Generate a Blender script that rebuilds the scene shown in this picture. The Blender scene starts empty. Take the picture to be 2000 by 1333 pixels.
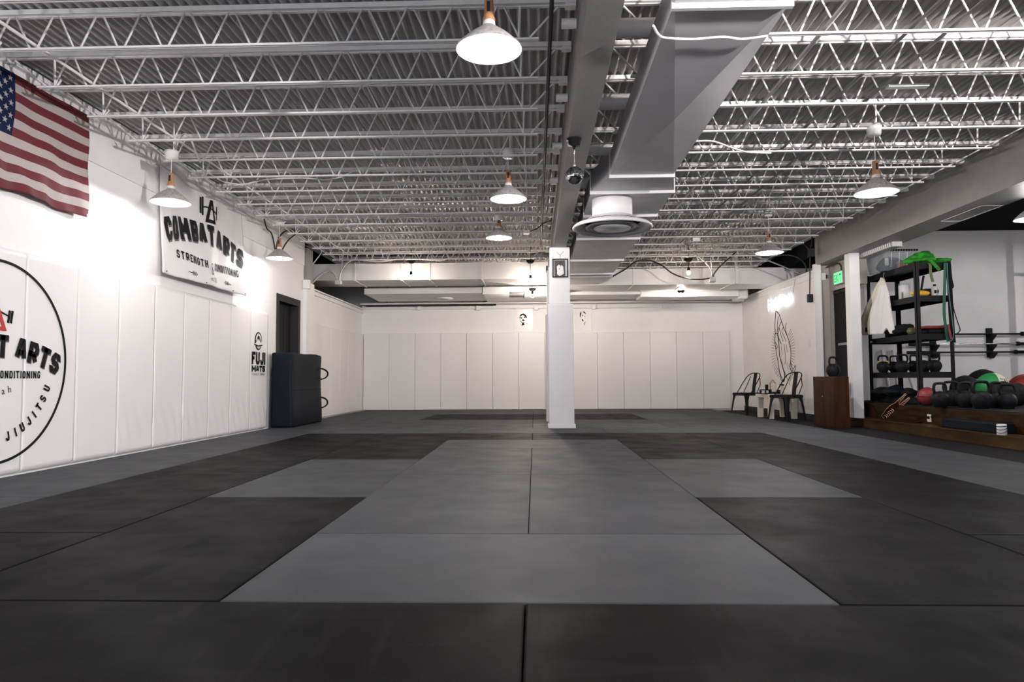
import bpy, bmesh, math, random
from mathutils import Vector, Matrix
random.seed(7)
C = bpy.context.scene.collection
PI = math.pi
# ------------------------------------------------------------------ camera
FPX, YAW, PIT, ROLL, CAMH = 1358.42, .0324461, .054489, -.0049003, .71912
_F = Vector((-math.sin(YAW)*math.cos(PIT), math.cos(YAW)*math.cos(PIT), math.sin(PIT)))
_R0 = Vector((math.cos(YAW), math.sin(YAW), 0)); _U0 = _R0.cross(_F)
_R = _R0*math.cos(ROLL) + _U0*math.sin(ROLL); _U = -_R0*math.sin(ROLL) + _U0*math.cos(ROLL)
CAM = Vector((0, 0, CAMH))
cam = bpy.data.objects.new('camera', bpy.data.cameras.new('camera'))
C.objects.link(cam)
cam.data.sensor_width = 36; cam.data.lens = FPX/2000*36
cam.data.clip_start = .05; cam.data.clip_end = 100
cam.matrix_world = Matrix(((_R.x, _U.x, -_F.x, 0), (_R.y, _U.y, -_F.y, 0), (_R.z, _U.z, -_F.z, CAMH), (0, 0, 0, 1)))
sc = bpy.context.scene
sc.camera = cam
# ------------------------------------------------------------------ view and world
sc.view_settings.view_transform = 'Standard'
sc.view_settings.look = 'None'
sc.view_settings.gamma = 1
sc.view_settings.exposure = EXPOSURE = 1.48
sc.view_settings.use_curve_mapping = False
w = bpy.data.worlds.new('world'); sc.world = w; w.use_nodes = True
w.node_tree.nodes['Background'].inputs[0].default_value = (.75, .85, 1, 1)
w.node_tree.nodes['Background'].inputs[1].default_value = 2.1
# daylight through an assumed shop window, unseen and added behind the camera
pl = bpy.data.lights.new('assumed_window_portal', 'AREA'); pl.shape = 'RECTANGLE'; pl.size = 6.0; pl.size_y = 1.9
pl.cycles.is_portal = True
po = bpy.data.objects.new('assumed_window_portal', pl); C.objects.link(po)
po.location = (.5, -3.95, 1.55); po.rotation_euler = (PI/2, 0, 0)
WARM = (1, .90, .84); NEUT = (1, .955, .94)
E_PEND = 25.0

def ray(x, y): return _F + _R*((x-1000)/FPX) - _U*((y-666.5)/FPX)
def onX(x, y, v): d = ray(x, y); return CAM + d*(v/d.x)
def onY(x, y, v): d = ray(x, y); return CAM + d*(v/d.y)
def onZ(x, y, v): d = ray(x, y); return CAM + d*((v-CAMH)/d.z)

# ------------------------------------------------------------------ materials
M = {}
def mat(name, col, rough=.6, metal=0, var=0, vscale=8, bump=0, bscale=60, emit=0, ecol=None, spec=.5, stretch=(1, 1, 1), alpha=None, trans=0):
    m = bpy.data.materials.new(name); m.use_nodes = True; nt = m.node_tree; N = nt.nodes; L = nt.links
    if max(col) < .06 and spec == .5 and not metal: spec = .04
    b = N['Principled BSDF']
    b.inputs['Base Color'].default_value = (*col, 1); b.inputs['Roughness'].default_value = rough
    b.inputs['Metallic'].default_value = metal; b.inputs['Specular IOR Level'].default_value = spec
    if trans: b.inputs['Transmission Weight'].default_value = trans
    if alpha is not None: b.inputs['Alpha'].default_value = alpha
    if emit:
        b.inputs['Emission Color'].default_value = (*(ecol or col), 1); b.inputs['Emission Strength'].default_value = emit
    if var or bump:
        tc = N.new('ShaderNodeTexCoord'); mp = N.new('ShaderNodeMapping'); L.new(tc.outputs['Object'], mp.inputs[0])
        mp.inputs['Scale'].default_value = stretch
    if var:
        n = N.new('ShaderNodeTexNoise'); n.inputs['Scale'].default_value = vscale; n.inputs['Detail'].default_value = 6
        L.new(mp.outputs[0], n.inputs['Vector'])
        r = N.new('ShaderNodeMapRange'); r.inputs['From Min'].default_value = .3; r.inputs['From Max'].default_value = .7
        r.inputs['To Min'].default_value = 1-var; r.inputs['To Max'].default_value = 1+var
        L.new(n.outputs['Fac'], r.inputs['Value'])
        mx = N.new('ShaderNodeVectorMath'); mx.operation = 'SCALE'; mx.inputs[0].default_value = col
        L.new(r.outputs[0], mx.inputs['Scale']); L.new(mx.outputs[0], b.inputs['Base Color'])
    if bump:
        n2 = N.new('ShaderNodeTexNoise'); n2.inputs['Scale'].default_value = bscale; n2.inputs['Detail'].default_value = 4
        L.new(mp.outputs[0], n2.inputs['Vector'])
        bp = N.new('ShaderNodeBump'); bp.inputs['Strength'].default_value = bump; bp.inputs['Distance'].default_value = .01
        L.new(n2.outputs['Fac'], bp.inputs['Height']); L.new(bp.outputs[0], b.inputs['Normal'])
    M[name] = m
    return m
mat('wall_paint', (.80, .778, .778), .6, var=.02, vscale=3, bump=.15, bscale=90)
mat('upper_paint', (.78, .755, .755), .6, var=.03, vscale=4, bump=.2, bscale=60)
mat('pad_vinyl', (.75, .727, .727), .42, var=.015, vscale=2, bump=.12, bscale=25)
mat('steel_paint', (.82, .79, .78), .45, var=.05, vscale=20)
mat('deck_paint', (.44, .415, .41), .38, var=.10, vscale=5, bump=.1, bscale=40)
mat('beam_paint', (.27, .25, .247), .5, var=.06, vscale=6, bump=.2, bscale=70)
mat('duct_paint', (.46, .45, .47), .42, var=.05, vscale=5, bump=.06, bscale=30)
mat('duct_flange', (.75, .73, .73), .35)
mat('back_duct', (.66, .64, .63), .45, var=.04, vscale=4)
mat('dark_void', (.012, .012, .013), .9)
mat('door_dark', (.022, .021, .022), .45, var=.1, vscale=10)
mat('frame_dark', (.035, .033, .034), .4)
mat('recess_shaded_paint', (.42, .37, .34), .6, var=.05, vscale=4)  # wall colour darkened to hold the shade under the girder
mat('subfloor', (.012, .0115, .012), .65, var=.2, vscale=12, bump=.2, bscale=150)
mat('black_plastic', (.012, .012, .013), .4)
mat('black_metal', (.012, .012, .013), .45, spec=.1)
mat('cast_iron', (.013, .013, .015), .42, spec=.08, bump=.2, bscale=120)
mat('rubber', (.02, .019, .021), .6, var=.25, vscale=40, bump=.3, bscale=200)
mat('white_plastic', (.75, .74, .72), .4)
mat('cable_white', (.70, .68, .66), .4)
mat('cable_dark', (.05, .045, .045), .45)
mat('galv', (.42, .41, .41), .4, metal=.4, var=.1, vscale=20)
mat('lamp_wood', (.40, .19, .085), .45, var=.2, vscale=30, stretch=(1, 1, .15))
mat('lamp_shade', (.42, .39, .38), .5, var=.28, vscale=45, bump=.15, bscale=80)
mat('lamp_inside', (.9, .88, .86), .35)
mat('lamp_neck', (.68, .65, .63), .4)
mat('bulb', (1, .95, .9), .3, emit=60, ecol=(1, .95, .9))
mat('bulb_warm', (1, .9, .75), .3, emit=45, ecol=(1, .86, .66))
mat('ink', (.014, .013, .014), .6)
mat('ink_soft', (.09, .08, .08), .6)
mat('logo_red', (.42, .02, .018), .5)
mat('flag_red', (.115, .008, .014), .75, bump=.15, bscale=300)
mat('flag_white', (.40, .345, .34), .75, bump=.15, bscale=300)
mat('flag_blue', (.012, .018, .05), .75)
mat('banner', (.66, .64, .64), .6, bump=.1, bscale=12)
mat('navy_vinyl', (.009, .012, .017), .42, bump=.15, bscale=20)
mat('wood_dark', (.030, .0155, .007), .4, var=.5, vscale=14, bump=.2, bscale=60, stretch=(.25, .25, 1.6))
mat('wood_step', (.048, .028, .011), .4, var=.45, vscale=9, bump=.15, bscale=40, stretch=(1, .25, 1))
mat('cabinet_wood', (.040, .017, .009), .4, var=.35, vscale=12, stretch=(1, 1, .25))
mat('neon', (1, 1, 1), .3, emit=4.5, ecol=(.82, .91, 1))
mat('exit_green', (.1, .9, .3), .4, emit=.5, ecol=(.10, .85, .25))
mat('exit_dark', (.01, .12, .04), .5)
mat('mirror', (.75, .75, .78), .08, metal=1)
mat('ball_body', (.05, .05, .055), .4)
mat('gi_cloth', (.74, .68, .56), .85, bump=.3, bscale=160)
mat('gi_light', (.80, .77, .75), .85, bump=.3, bscale=160)
mat('green_cloth', (.012, .20, .006), .8, var=.35, vscale=14, bump=.4, bscale=60)
mat('green_band', (.005, .085, .045), .5)
mat('teal_band', (.05, .14, .13), .5)
mat('red_band', (.25, .02, .035), .5)
mat('red_vinyl', (.22, .022, .022), .5, bump=.2, bscale=60)
mat('yellow', (.80, .45, .03), .5)
mat('kraft', (.28, .16, .085), .7)
mat('clear_plastic', (.36, .41, .45), .12, alpha=.22)
mat('bin_contents', (.030, .038, .050), .7, var=.4, vscale=12)
mat('jar_clear', (.75, .75, .74), .15, alpha=.55)
mat('chrome', (.6, .6, .6), .2, metal=1)
mat('green_ball', (.01, .22, .05), .5)
mat('cream', (.72, .66, .54), .55)
mat('gold_wood', (.42, .26, .10), .5)
mat('table_white', (.78, .72, .62), .4)
mat('photo_bg', (.06, .062, .065), .5)
mat('skin_dark', (.06, .028, .02), .5)
mat('paper', (.66, .62, .61), .25)
mat('sign_brown', (.035, .012, .008), .5)
mat('sign_line_glow', (.75, .45, .32), .5, emit=.04, ecol=(.9, .5, .35))  # faint glow put into the colour of the paddle lines
mat('olive', (.10, .12, .03), .6)

def mat_floor(name, col, scuff, rough, spec=.2):
    m = bpy.data.materials.new(name); m.use_nodes = True; nt = m.node_tree; N = nt.nodes; L = nt.links
    b = N['Principled BSDF']; b.inputs['Specular IOR Level'].default_value = spec
    tc = N.new('ShaderNodeTexCoord')
    def noise(scale, st, rot=0, det=6):
        mp = N.new('ShaderNodeMapping'); mp.inputs['Scale'].default_value = st; mp.inputs['Rotation'].default_value = (0, 0, rot)
        L.new(tc.outputs['Generated' if 0 else 'Object'], mp.inputs[0])
        n = N.new('ShaderNodeTexNoise'); n.inputs['Scale'].default_value = scale; n.inputs['Detail'].default_value = det
        n.inputs['Distortion'].default_value = .4
        L.new(mp.outputs[0], n.inputs['Vector']); return n.outputs['Fac']
    def rng(v, a, c, d, e):
        r = N.new('ShaderNodeMapRange'); r.inputs['From Min'].default_value = a; r.inputs['From Max'].default_value = c
        r.inputs['To Min'].default_value = d; r.inputs['To Max'].default_value = e; L.new(v, r.inputs['Value']); return r.outputs[0]
    base = rng(noise(1.6, (1, 1, 1)), .3, .7, .88, 1.14)
    s1 = rng(noise(9, (1, .16, 1), .5, 9), .54, .70, 0, scuff)
    s2 = rng(noise(7, (.16, 1, 1), -.3, 9), .55, .72, 0, scuff)
    g = rng(noise(420, (1, 1, 1), 0, 2), .3, .7, .82, 1.2)
    ad = N.new('ShaderNodeMath'); ad.operation = 'ADD'; L.new(s1, ad.inputs[0]); L.new(s2, ad.inputs[1])
    a2 = N.new('ShaderNodeMath'); a2.operation = 'ADD'; L.new(ad.outputs[0], a2.inputs[0]); L.new(base, a2.inputs[1])
    a3 = N.new('ShaderNodeMath'); a3.operation = 'MULTIPLY'; L.new(a2.outputs[0], a3.inputs[0]); L.new(g, a3.inputs[1])
    oi = N.new('ShaderNodeObjectInfo'); ro = rng(oi.outputs['Random'], 0, 1, .93, 1.07)
    a4 = N.new('ShaderNodeMath'); a4.operation = 'MULTIPLY'; L.new(a3.outputs[0], a4.inputs[0]); L.new(ro, a4.inputs[1])
    mx = N.new('ShaderNodeVectorMath'); mx.operation = 'SCALE'; mx.inputs[0].default_value = col
    L.new(a4.outputs[0], mx.inputs['Scale']); L.new(mx.outputs[0], b.inputs['Base Color'])
    L.new(rng(noise(3, (1, 1, 1)), .3, .7, rough-.06, rough+.08), b.inputs['Roughness'])
    bp = N.new('ShaderNodeBump'); bp.inputs['Strength'].default_value = .25; bp.inputs['Distance'].default_value = .002
    L.new(noise(260, (1, 1, 1), 0, 2), bp.inputs['Height']); L.new(bp.outputs[0], b.inputs['Normal'])
    M[name] = m
mat_floor('mat_grey_light', (.066, .068, .075), .05, .55, .06)
mat_floor('mat_black', (.0066, .0061, .0066), .9, .5, .017)
mat_floor('mat_grey', (.049, .0505, .0565), .05, .55, .06)

# ------------------------------------------------------------------ mesh builder
class MB:
    def __init__(s): s.v = []; s.f = []; s.m = []; s.sm = []
    def add(s, vs, fs, mi=0, smooth=False):
        o = len(s.v); s.v += [Vector(v) for v in vs]
        for f in fs: s.f.append([i+o for i in f]); s.m.append(mi); s.sm.append(smooth)
        return s
    def box(s, a, b, mi=0):
        x0, y0, z0 = a; x1, y1, z1 = b
        vs = [(x0,y0,z0),(x1,y0,z0),(x1,y1,z0),(x0,y1,z0),(x0,y0,z1),(x1,y0,z1),(x1,y1,z1),(x0,y1,z1)]
        return s.add(vs, [(0,3,2,1),(4,5,6,7),(0,1,5,4),(1,2,6,5),(2,3,7,6),(3,0,4,7)], mi)
    def cbox(s, a, b, c, mi=0):
        """box with chamfered edges"""
        bm = bmesh.new(); x0, y0, z0 = a; x1, y1, z1 = b
        bmesh.ops.create_cube(bm, size=1)
        for v in bm.verts:
            v.co = Vector((x0 if v.co.x < 0 else x1, y0 if v.co.y < 0 else y1, z0 if v.co.z < 0 else z1))
        bmesh.ops.bevel(bm, geom=list(bm.edges), offset=c, segments=2, profile=.5, affect='EDGES')
        return s.bm(bm, mi, False)
    def bm(s, bm, mi=0, smooth=False, fn=None):
        bm.verts.index_update()
        s.add([fn(v.co) if fn else v.co.copy() for v in bm.verts], [[v.index for v in f.verts] for f in bm.faces], mi, smooth)
        bm.free(); return s
    def tube(s, pts, r, n=8, mi=0, closed=False, cap=True):
        pts = [Vector(p) for p in pts]; rs = r if isinstance(r, (list, tuple)) else [r]*len(pts)
        vs = []; k = len(pts); up = None
        for i, p in enumerate(pts):
            a = pts[(i-1) % k] if (i or closed) else p; b = pts[(i+1) % k] if (i < k-1 or closed) else p
            t = (b-a).normalized() if (b-a).length > 1e-9 else Vector((0, 0, 1))
            if up is None: up = Vector((0, 0, 1)) if abs(t.z) < .9 else Vector((1, 0, 0))
            x = up - t*up.dot(t)
            if x.length < 1e-6: x = t.orthogonal()
            x.normalize(); y = t.cross(x); up = x
            for j in range(n):
                q = 2*PI*j/n; vs.append(p + (x*math.cos(q) + y*math.sin(q))*rs[i])
        fs = []
        for i in range(k if closed else k-1):
            for j in range(n):
                fs.append((i*n+j, i*n+(j+1) % n, ((i+1) % k)*n+(j+1) % n, ((i+1) % k)*n+j))
        s.add(vs, fs, mi, True)
        if cap and not closed:
            s.add(vs[:n], [list(range(n))[::-1]], mi); s.add(vs[-n:], [list(range(n))], mi)
        return s
    def strap(s, pts, w, t, side=None, mi=0):
        """flat band along pts, width w across `side`, thickness t"""
        pts = [Vector(p) for p in pts]; vs = []
        for i, p in enumerate(pts):
            a = pts[max(i-1, 0)]; b = pts[min(i+1, len(pts)-1)]; d = (b-a).normalized()
            sd = (Vector(side) if side else Vector((1, 0, 0))); sd = (sd - d*sd.dot(d)).normalized(); n = d.cross(sd)
            for q, r in ((-1, -1), (1, -1), (1, 1), (-1, 1)): vs.append(p + sd*q*w/2 + n*r*t/2)
        fs = [(0, 1, 2, 3), tuple(len(vs)-4+i for i in (3, 2, 1, 0))]
        for i in range(len(pts)-1):
            for j in range(4): fs.append((i*4+j, i*4+(j+1) % 4, i*4+4+(j+1) % 4, i*4+4+j))
        return s.add(vs, fs, mi)
    def lathe(s, prof, n=24, c=(0, 0, 0), mi=0, axis='z', closed=False):
        vs = []; c = Vector(c)
        for r, z in prof:
            for j in range(n):
                q = 2*PI*j/n; a, b = r*math.cos(q), r*math.sin(q)
                vs.append(c + (Vector((a, b, z)) if axis == 'z' else Vector((a, z, b)) if axis == 'y' else Vector((z, a, b))))
        fs = []; k = len(prof)
        for i in range(k if closed else k-1):
            for j in range(n): fs.append((i*n+j, i*n+(j+1) % n, ((i+1) % k)*n+(j+1) % n, ((i+1) % k)*n+j))
        if not closed:
            if prof[0][0] > 1e-6: s.add(vs[:n], [list(range(n))[::-1]], mi)
            if prof[-1][0] > 1e-6: s.add(vs[-n:], [list(range(n))], mi)
        return s.add(vs, fs, mi, True)
    def sphere(s, c, r, n=20, mi=0, sq=(1, 1, 1)):
        c = Vector(c); k = n//2
        prof = [(math.sin(PI*i/k), -math.cos(PI*i/k)) for i in range(k+1)]
        vs = []
        for a, z in prof:
            for j in range(n):
                q = 2*PI*j/n; vs.append(c + Vector((a*math.cos(q)*r*sq[0], a*math.sin(q)*r*sq[1], z*r*sq[2])))
        fs = [(i*n+j, i*n+(j+1) % n, (i+1)*n+(j+1) % n, (i+1)*n+j) for i in range(k) for j in range(n)]
        return s.add(vs, fs, mi, True)
    def prism(s, poly, fn, t0, t1, mi=0):
        """polygon (u,v) mapped by fn(u,v,h) and given thickness h=t0..t1"""
        n = len(poly); vs = [fn(u, v, t0) for u, v in poly] + [fn(u, v, t1) for u, v in poly]
        fs = [list(range(n))[::-1], list(range(n, 2*n))] + [(i, (i+1) % n, n+(i+1) % n, n+i) for i in range(n)]
        return s.add(vs, fs, mi)
    def grid(s, fn, nu, nv, mi=0, smooth=True, mfn=None):
        vs = [fn(i/nu, j/nv) for j in range(nv+1) for i in range(nu+1)]
        o = len(s.v); s.v += [Vector(v) for v in vs]
        for j in range(nv):
            for i in range(nu):
                a = o + j*(nu+1)+i; s.f.append([a, a+1, a+nu+2, a+nu+1])
                s.m.append(mfn((i+.5)/nu, (j+.5)/nv) if mfn else mi); s.sm.append(smooth)
        return s
    def build(s, name, mats, parent=None, world=False):
        me = bpy.data.meshes.new(name)
        off = parent.location.copy() if (world and parent) else Vector()
        if world and parent and parent.parent: off = off + parent.parent.location
        me.from_pydata([tuple(v-off) for v in s.v], [], s.f)
        for mm in (mats if isinstance(mats, (list, tuple)) else [mats]): me.materials.append(M[mm])
        for p, i, q in zip(me.polygons, s.m, s.sm): p.material_index = i; p.use_smooth = q
        bm = bmesh.new(); bm.from_mesh(me); bmesh.ops.recalc_face_normals(bm, faces=bm.faces); bm.to_mesh(me); bm.free()
        me.update()
        o = bpy.data.objects.new(name, me); C.objects.link(o)
        if parent: o.parent = parent
        return o
def solid(o, t, off=0):
    md = o.modifiers.new('solid', 'SOLIDIFY'); md.thickness = t; md.offset = off; return o
def tag(o, label=None, cat=None, group=None, kind=None):
    if label: o['label'] = label
    if cat: o['category'] = cat
    if group: o['group'] = group
    if kind: o['kind'] = kind
    return o
def struct(o, label=None, cat=None): return tag(o, label, cat, kind='structure')
def thing(name, label, cat, loc=(0, 0, 0), rotz=0, group=None):
    o = bpy.data.objects.new(name, None); C.objects.link(o); o.location = loc; o.rotation_euler = (0, 0, rotz)
    o.empty_display_size = .1
    return tag(o, label, cat, group)
def dup(root, loc, rotz=0, label=None, group=None, scale=None):
    r = root.copy(); C.objects.link(r); r.location = loc; r.rotation_euler = (0, 0, rotz)
    if scale: r.scale = (scale,)*3
    if label: r['label'] = label
    if group: r['group'] = group
    for ch in list(root.children):
        c = ch.copy(); C.objects.link(c); c.parent = r
        for g in list(ch.children):
            d = g.copy(); C.objects.link(d); d.parent = c
    return r
def spline(pts, n=8):
    P = [Vector(p) for p in pts]; out = []
    for i in range(len(P)-1):
        a = P[max(i-1, 0)]; b = P[i]; c = P[i+1]; d = P[min(i+2, len(P)-1)]
        for k in range(n):
            t = k/n
            out.append(.5*((2*b)+(c-a)*t+(2*a-5*b+4*c-d)*t*t+(3*b-a-3*c+d)*t**3))
    out.append(P[-1]); return out
# ---- lettering: each glyph as a flat polygon mesh in (u, v)
_gl = {}
def glyph(ch, bold=0.0):
    key = (ch, bold)
    if key not in _gl:
        cu = bpy.data.curves.new('glyph', 'FONT'); cu.body = ch; cu.size = 1; cu.offset = bold; cu.resolution_u = 3
        ob = bpy.data.objects.new('glyph', cu); me = bpy.data.meshes.new_from_object(ob)
        vs = [(v.co.x, v.co.y) for v in me.vertices]; fs = [list(p.vertices) for p in me.polygons]
        bpy.data.objects.remove(ob); bpy.data.curves.remove(cu); bpy.data.meshes.remove(me)
        x0 = min(v[0] for v in vs) if vs else 0; x1 = max(v[0] for v in vs) if vs else .25
        _gl[key] = ([(x-x0, y) for x, y in vs], fs, x1-x0)
    return _gl[key]
def lettering(mb, text, fn, h, width=1.0, gap=.12, bold=.02, mi=0, place=None, center=True, total=None, cuts=0, space=.4):
    """h cap height; place(s)->(u,v,angle) baseline point at arc length s; fn(u,v)->3D"""
    sc_ = h/.72; L = []; s = 0
    for ch in text:
        if ch == ' ': L.append((ch, s, 0)); s += space*sc_*width; continue
        wd = glyph(ch, bold)[2]*sc_*width; L.append((ch, s, wd)); s += wd + gap*sc_*width
    tot = s - gap*sc_*width; k = total/tot if total else 1
    for ch, s0, wd in L:
        if ch == ' ': continue
        vs, fs, _ = glyph(ch, bold)
        mid = (s0+wd/2 - (tot/2 if center else 0))*k
        u0, v0, an = place(mid) if place else (mid, 0, 0)
        ca, sa = math.cos(an), math.sin(an)
        bm = bmesh.new(); bv = [bm.verts.new(((x*sc_*width - wd/2)*k, y*sc_, 0)) for x, y in vs]
        for f in fs:
            try: bm.faces.new([bv[i] for i in f])
            except ValueError: pass
        if cuts:
            for _i in range(cuts):
                es = [e for e in bm.edges if e.calc_length() > h*.25]
                if es: bmesh.ops.subdivide_edges(bm, edges=es, cuts=1)
            bmesh.ops.triangulate(bm, faces=bm.faces[:])
        mb.bm(bm, mi, False, lambda c: fn(u0 + c.x*ca - c.y*sa, v0 + c.x*sa + c.y*ca))
    return tot*k
# ---- heavy block capitals drawn as thick chamfered strokes (centre lines in a unit box)
_k = .22
BLOCK = {
 'A': (1.1, [[(0,0),(.36,1),(.64,1),(1,0)],[(.15,.30),(.85,.30)]]),
 'B': (1, [[(0,0),(0,1),(1-_k,1),(1,1-_k*.8),(1,.64),(1-_k,.5),(1,.36),(1,_k*.8),(1-_k,0),(0,0)],[(0,.5),(1-_k,.5)]]),
 'C': (1, [[(1,.66),(1,1-_k),(1-_k,1),(_k,1),(0,1-_k),(0,_k),(_k,0),(1-_k,0),(1,_k),(1,.34)]]),
 'D': (1, [[(0,0),(0,1),(1-_k,1),(1,1-_k),(1,_k),(1-_k,0),(0,0)]]),
 'E': (.85, [[(1,1),(0,1),(0,0),(1,0)],[(0,.5),(.8,.5)]]),
 'F': (.85, [[(1,1),(0,1),(0,0)],[(0,.5),(.85,.5)]]),
 'G': (1, [[(1,.7),(1,1-_k),(1-_k,1),(_k,1),(0,1-_k),(0,_k),(_k,0),(1-_k,0),(1,_k),(1,.46),(.55,.46)]]),
 'H': (1, [[(0,0),(0,1)],[(1,0),(1,1)],[(0,.5),(1,.5)]]),
 'I': (0, [[(0,0),(0,1)]]),
 'J': (.85, [[(1,1),(1,_k),(1-_k,0),(_k,0),(0,_k),(0,.34)]]),
 'L': (.8, [[(0,1),(0,0),(1,0)]]),
 'M': (1.4, [[(0,0),(0,1)],[(0,1),(.5,.3)],[(.5,.3),(1,1)],[(1,0),(1,1)]]),
 'N': (1.1, [[(0,0),(0,1)],[(0,1),(1,0)],[(1,0),(1,1)]]),
 'O': (1, [[(_k,0),(0,_k),(0,1-_k),(_k,1),(1-_k,1),(1,1-_k),(1,_k),(1-_k,0),(_k,0)]]),
 'R': (1, [[(0,0),(0,1),(1-_k,1),(1,1-_k),(1,.60),(1-_k,.42),(0,.42)],[(.5,.42),(1,0)]]),
 'S': (1, [[(1,.76),(1,1-_k),(1-_k,1),(_k,1),(0,1-_k),(0,.66),(_k,.52),(1-_k,.48),(1,.34),(1,_k),(1-_k,0),(_k,0),(0,_k),(0,.24)]]),
 'T': (1, [[(0,1),(1,1)],[(.5,1),(.5,0)]]),
 'U': (1, [[(0,1),(0,_k),(_k,0),(1-_k,0),(1,_k),(1,1)]]),
 'Y': (1, [[(0,1),(.5,.5),(1,1)],[(.5,.5),(.5,0)]]),
 '+': (.7, [[(.5,.2),(.5,.8)],[(0,.5),(1,.5)]]),
 '&': (1, [[(1,0),(.15,.72),(.3,1),(.65,1),(.75,.78),(.05,.35),(.15,.03),(.6,0),(1,.45)]]),
}
def block_text(mb, text, fn, h, width=.62, t=.2, gap=.14, mi=0, place=None, total=None, space=.4, cuts=1, shear=0):
    """h cap height, width = letter width / h, t = stroke thickness / h"""
    L = []; s = 0
    for ch in text:
        if ch == ' ': s += space*h; continue
        k = BLOCK[ch][0]; wd = (k*(width-t)+t)*h; L.append((ch, s, wd)); s += wd+gap*h
    tot = s-gap*h; sc = total/tot if total else 1
    for ch, s0, wd in L:
        mid = (s0+wd/2-tot/2)*sc; u0, v0, an = place(mid) if place else (mid, 0, 0); ca, sa = math.cos(an), math.sin(an)
        W = wd*sc; th = t*h; tx = th*sc
        def P(x, y):
            u = x*(W-tx)-(W-tx)/2; v = th/2+y*(h-th); return Vector((u+shear*v, v))
        for pl in BLOCK[ch][1]:
            pts = [P(*p) for p in pl]; closed = (pts[0]-pts[-1]).length < 1e-6
            if closed: pts = pts[:-1]
            n = len(pts); Lf = []; Rt = []
            for i, p in enumerate(pts):
                a = pts[i-1] if (i or closed) else None; b = pts[(i+1) % n] if (i < n-1 or closed) else None
                d0 = (p-a).normalized() if a is not None else (b-p).normalized(); d1 = (b-p).normalized() if b is not None else d0
                n0 = Vector((-d0.y, d0.x)); n1 = Vector((-d1.y, d1.x)); m = (n0+n1)
                m = m.normalized() if m.length > .2 else n0
                k = min(1.35, 1/max(.3, m.dot(n0)))
                q = p.copy()
                ex = abs(d0.x*d0.y) < .02 and (min(pl[i][1], 1-pl[i][1]) < .01 or (abs(d0.y) < .1 and min(pl[i][0], 1-pl[i][0]) < .01))
                if a is None and ex: q = p-d0*th/2
                if b is None and ex: q = p+d0*th/2
                Lf.append(q+m*th/2*k); Rt.append(q-m*th/2*k)
            rng_ = range(n if closed else n-1)
            for i in rng_:
                j = (i+1) % n; A, B, C_, D = Lf[i], Lf[j], Rt[j], Rt[i]
                ln = max((A-B).length, 1e-6); c = max(1, min(6, int(ln/(h*.22)))) if cuts else 1
                vs = []
                for q in range(c+1):
                    for e, f in ((A, B), (D, C_)):
                        w_ = e.lerp(f, q/c); vs.append(fn(u0+w_.x*ca-w_.y*sa, v0+w_.x*sa+w_.y*ca))
                mb.add(vs, [(2*q, 2*q+2, 2*q+3, 2*q+1) for q in range(c)], mi)
    return tot*sc
def ordinal(n): return ['first','second','third','fourth','fifth','sixth','seventh','eighth','ninth','tenth','eleventh','twelfth','thirteenth','fourteenth','fifteenth','sixteenth','seventeenth','eighteenth','nineteenth','twentieth','twenty-first','twenty-second','twenty-third'][n]
def cable(name, pts, r, m, label, cat='cable', n=8, group=None):
    return tag(MB().tube(spline(pts, n), r, 6).build(name, m), label, cat, group)
# ================================================================== SHELL
X0, Y0 = -.035, 2.276
YB = 16.46
struct(MB().box((-6.2, -4.0, -.14), (10, 17.2, -.04)).build('floor', 'subfloor'))
# left wall: lower face and, above the ledge line, a board standing a little proud
struct(MB().box((-4.25, -4, -.04), (-4.05, 10.75, 3.16)).box((-4.25, 10.75, 2.09), (-4.05, 11.85, 3.16)).box((-4.25, 11.85, -.04), (-4.05, 12.02, 3.16))
       .build('wall_left', 'wall_paint'))
struct(MB().box((-4.05, -4, 2.725), (-4.035, 12.02, 3.16)).build('trim_1', 'upper_paint'))
struct(MB().box((-4.07, -4, 3.16), (-3.99, 12.3, 3.20)).build('trim_2', 'upper_paint'))
# far part of the left wall (lower, set back) and its outer shell
struct(MB().box((-4.33, 12.42, -.04), (-4.13, 16.6, 2.40)).build('wall_left_far', 'wall_paint'))
struct(MB().box((-4.13, 12.5, 2.30), (-4.09, 16.5, 2.345)).box((-4.12, 12.5, 2.385), (-4.08, 16.5, 2.41)).build('trim_3', 'wall_paint'))
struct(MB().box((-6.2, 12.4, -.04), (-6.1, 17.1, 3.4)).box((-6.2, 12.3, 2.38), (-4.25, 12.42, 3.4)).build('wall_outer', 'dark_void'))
# pilaster in the corner beyond the door
struct(MB().box((-4.16, 12.02, -.04), (-3.985, 12.42, 2.44)).build('wall_pilaster', 'wall_paint'))
struct(MB().box((-4.12, 12.06, 2.44), (-4.0, 12.36, 3.05)).build('trim_4', 'beam_paint'))
# back wall: thick lower part, boards above
struct(MB().box((-4.4, 16.51, -.04), (5.2, 16.75, 2.40)).build('wall_back', 'wall_paint'))
struct(MB().box((-6.1, 16.9, 2.0), (6.8, 17.1, 3.4)).build('wall_back_upper', 'upper_paint'))
struct(MB().box((-4.13, 16.47, 2.40), (4.89, 16.78, 2.455)).box((-4.13, 16.50, 2.455), (4.89, 16.80, 2.545)).build('trim_5', 'wall_paint'))
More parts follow.
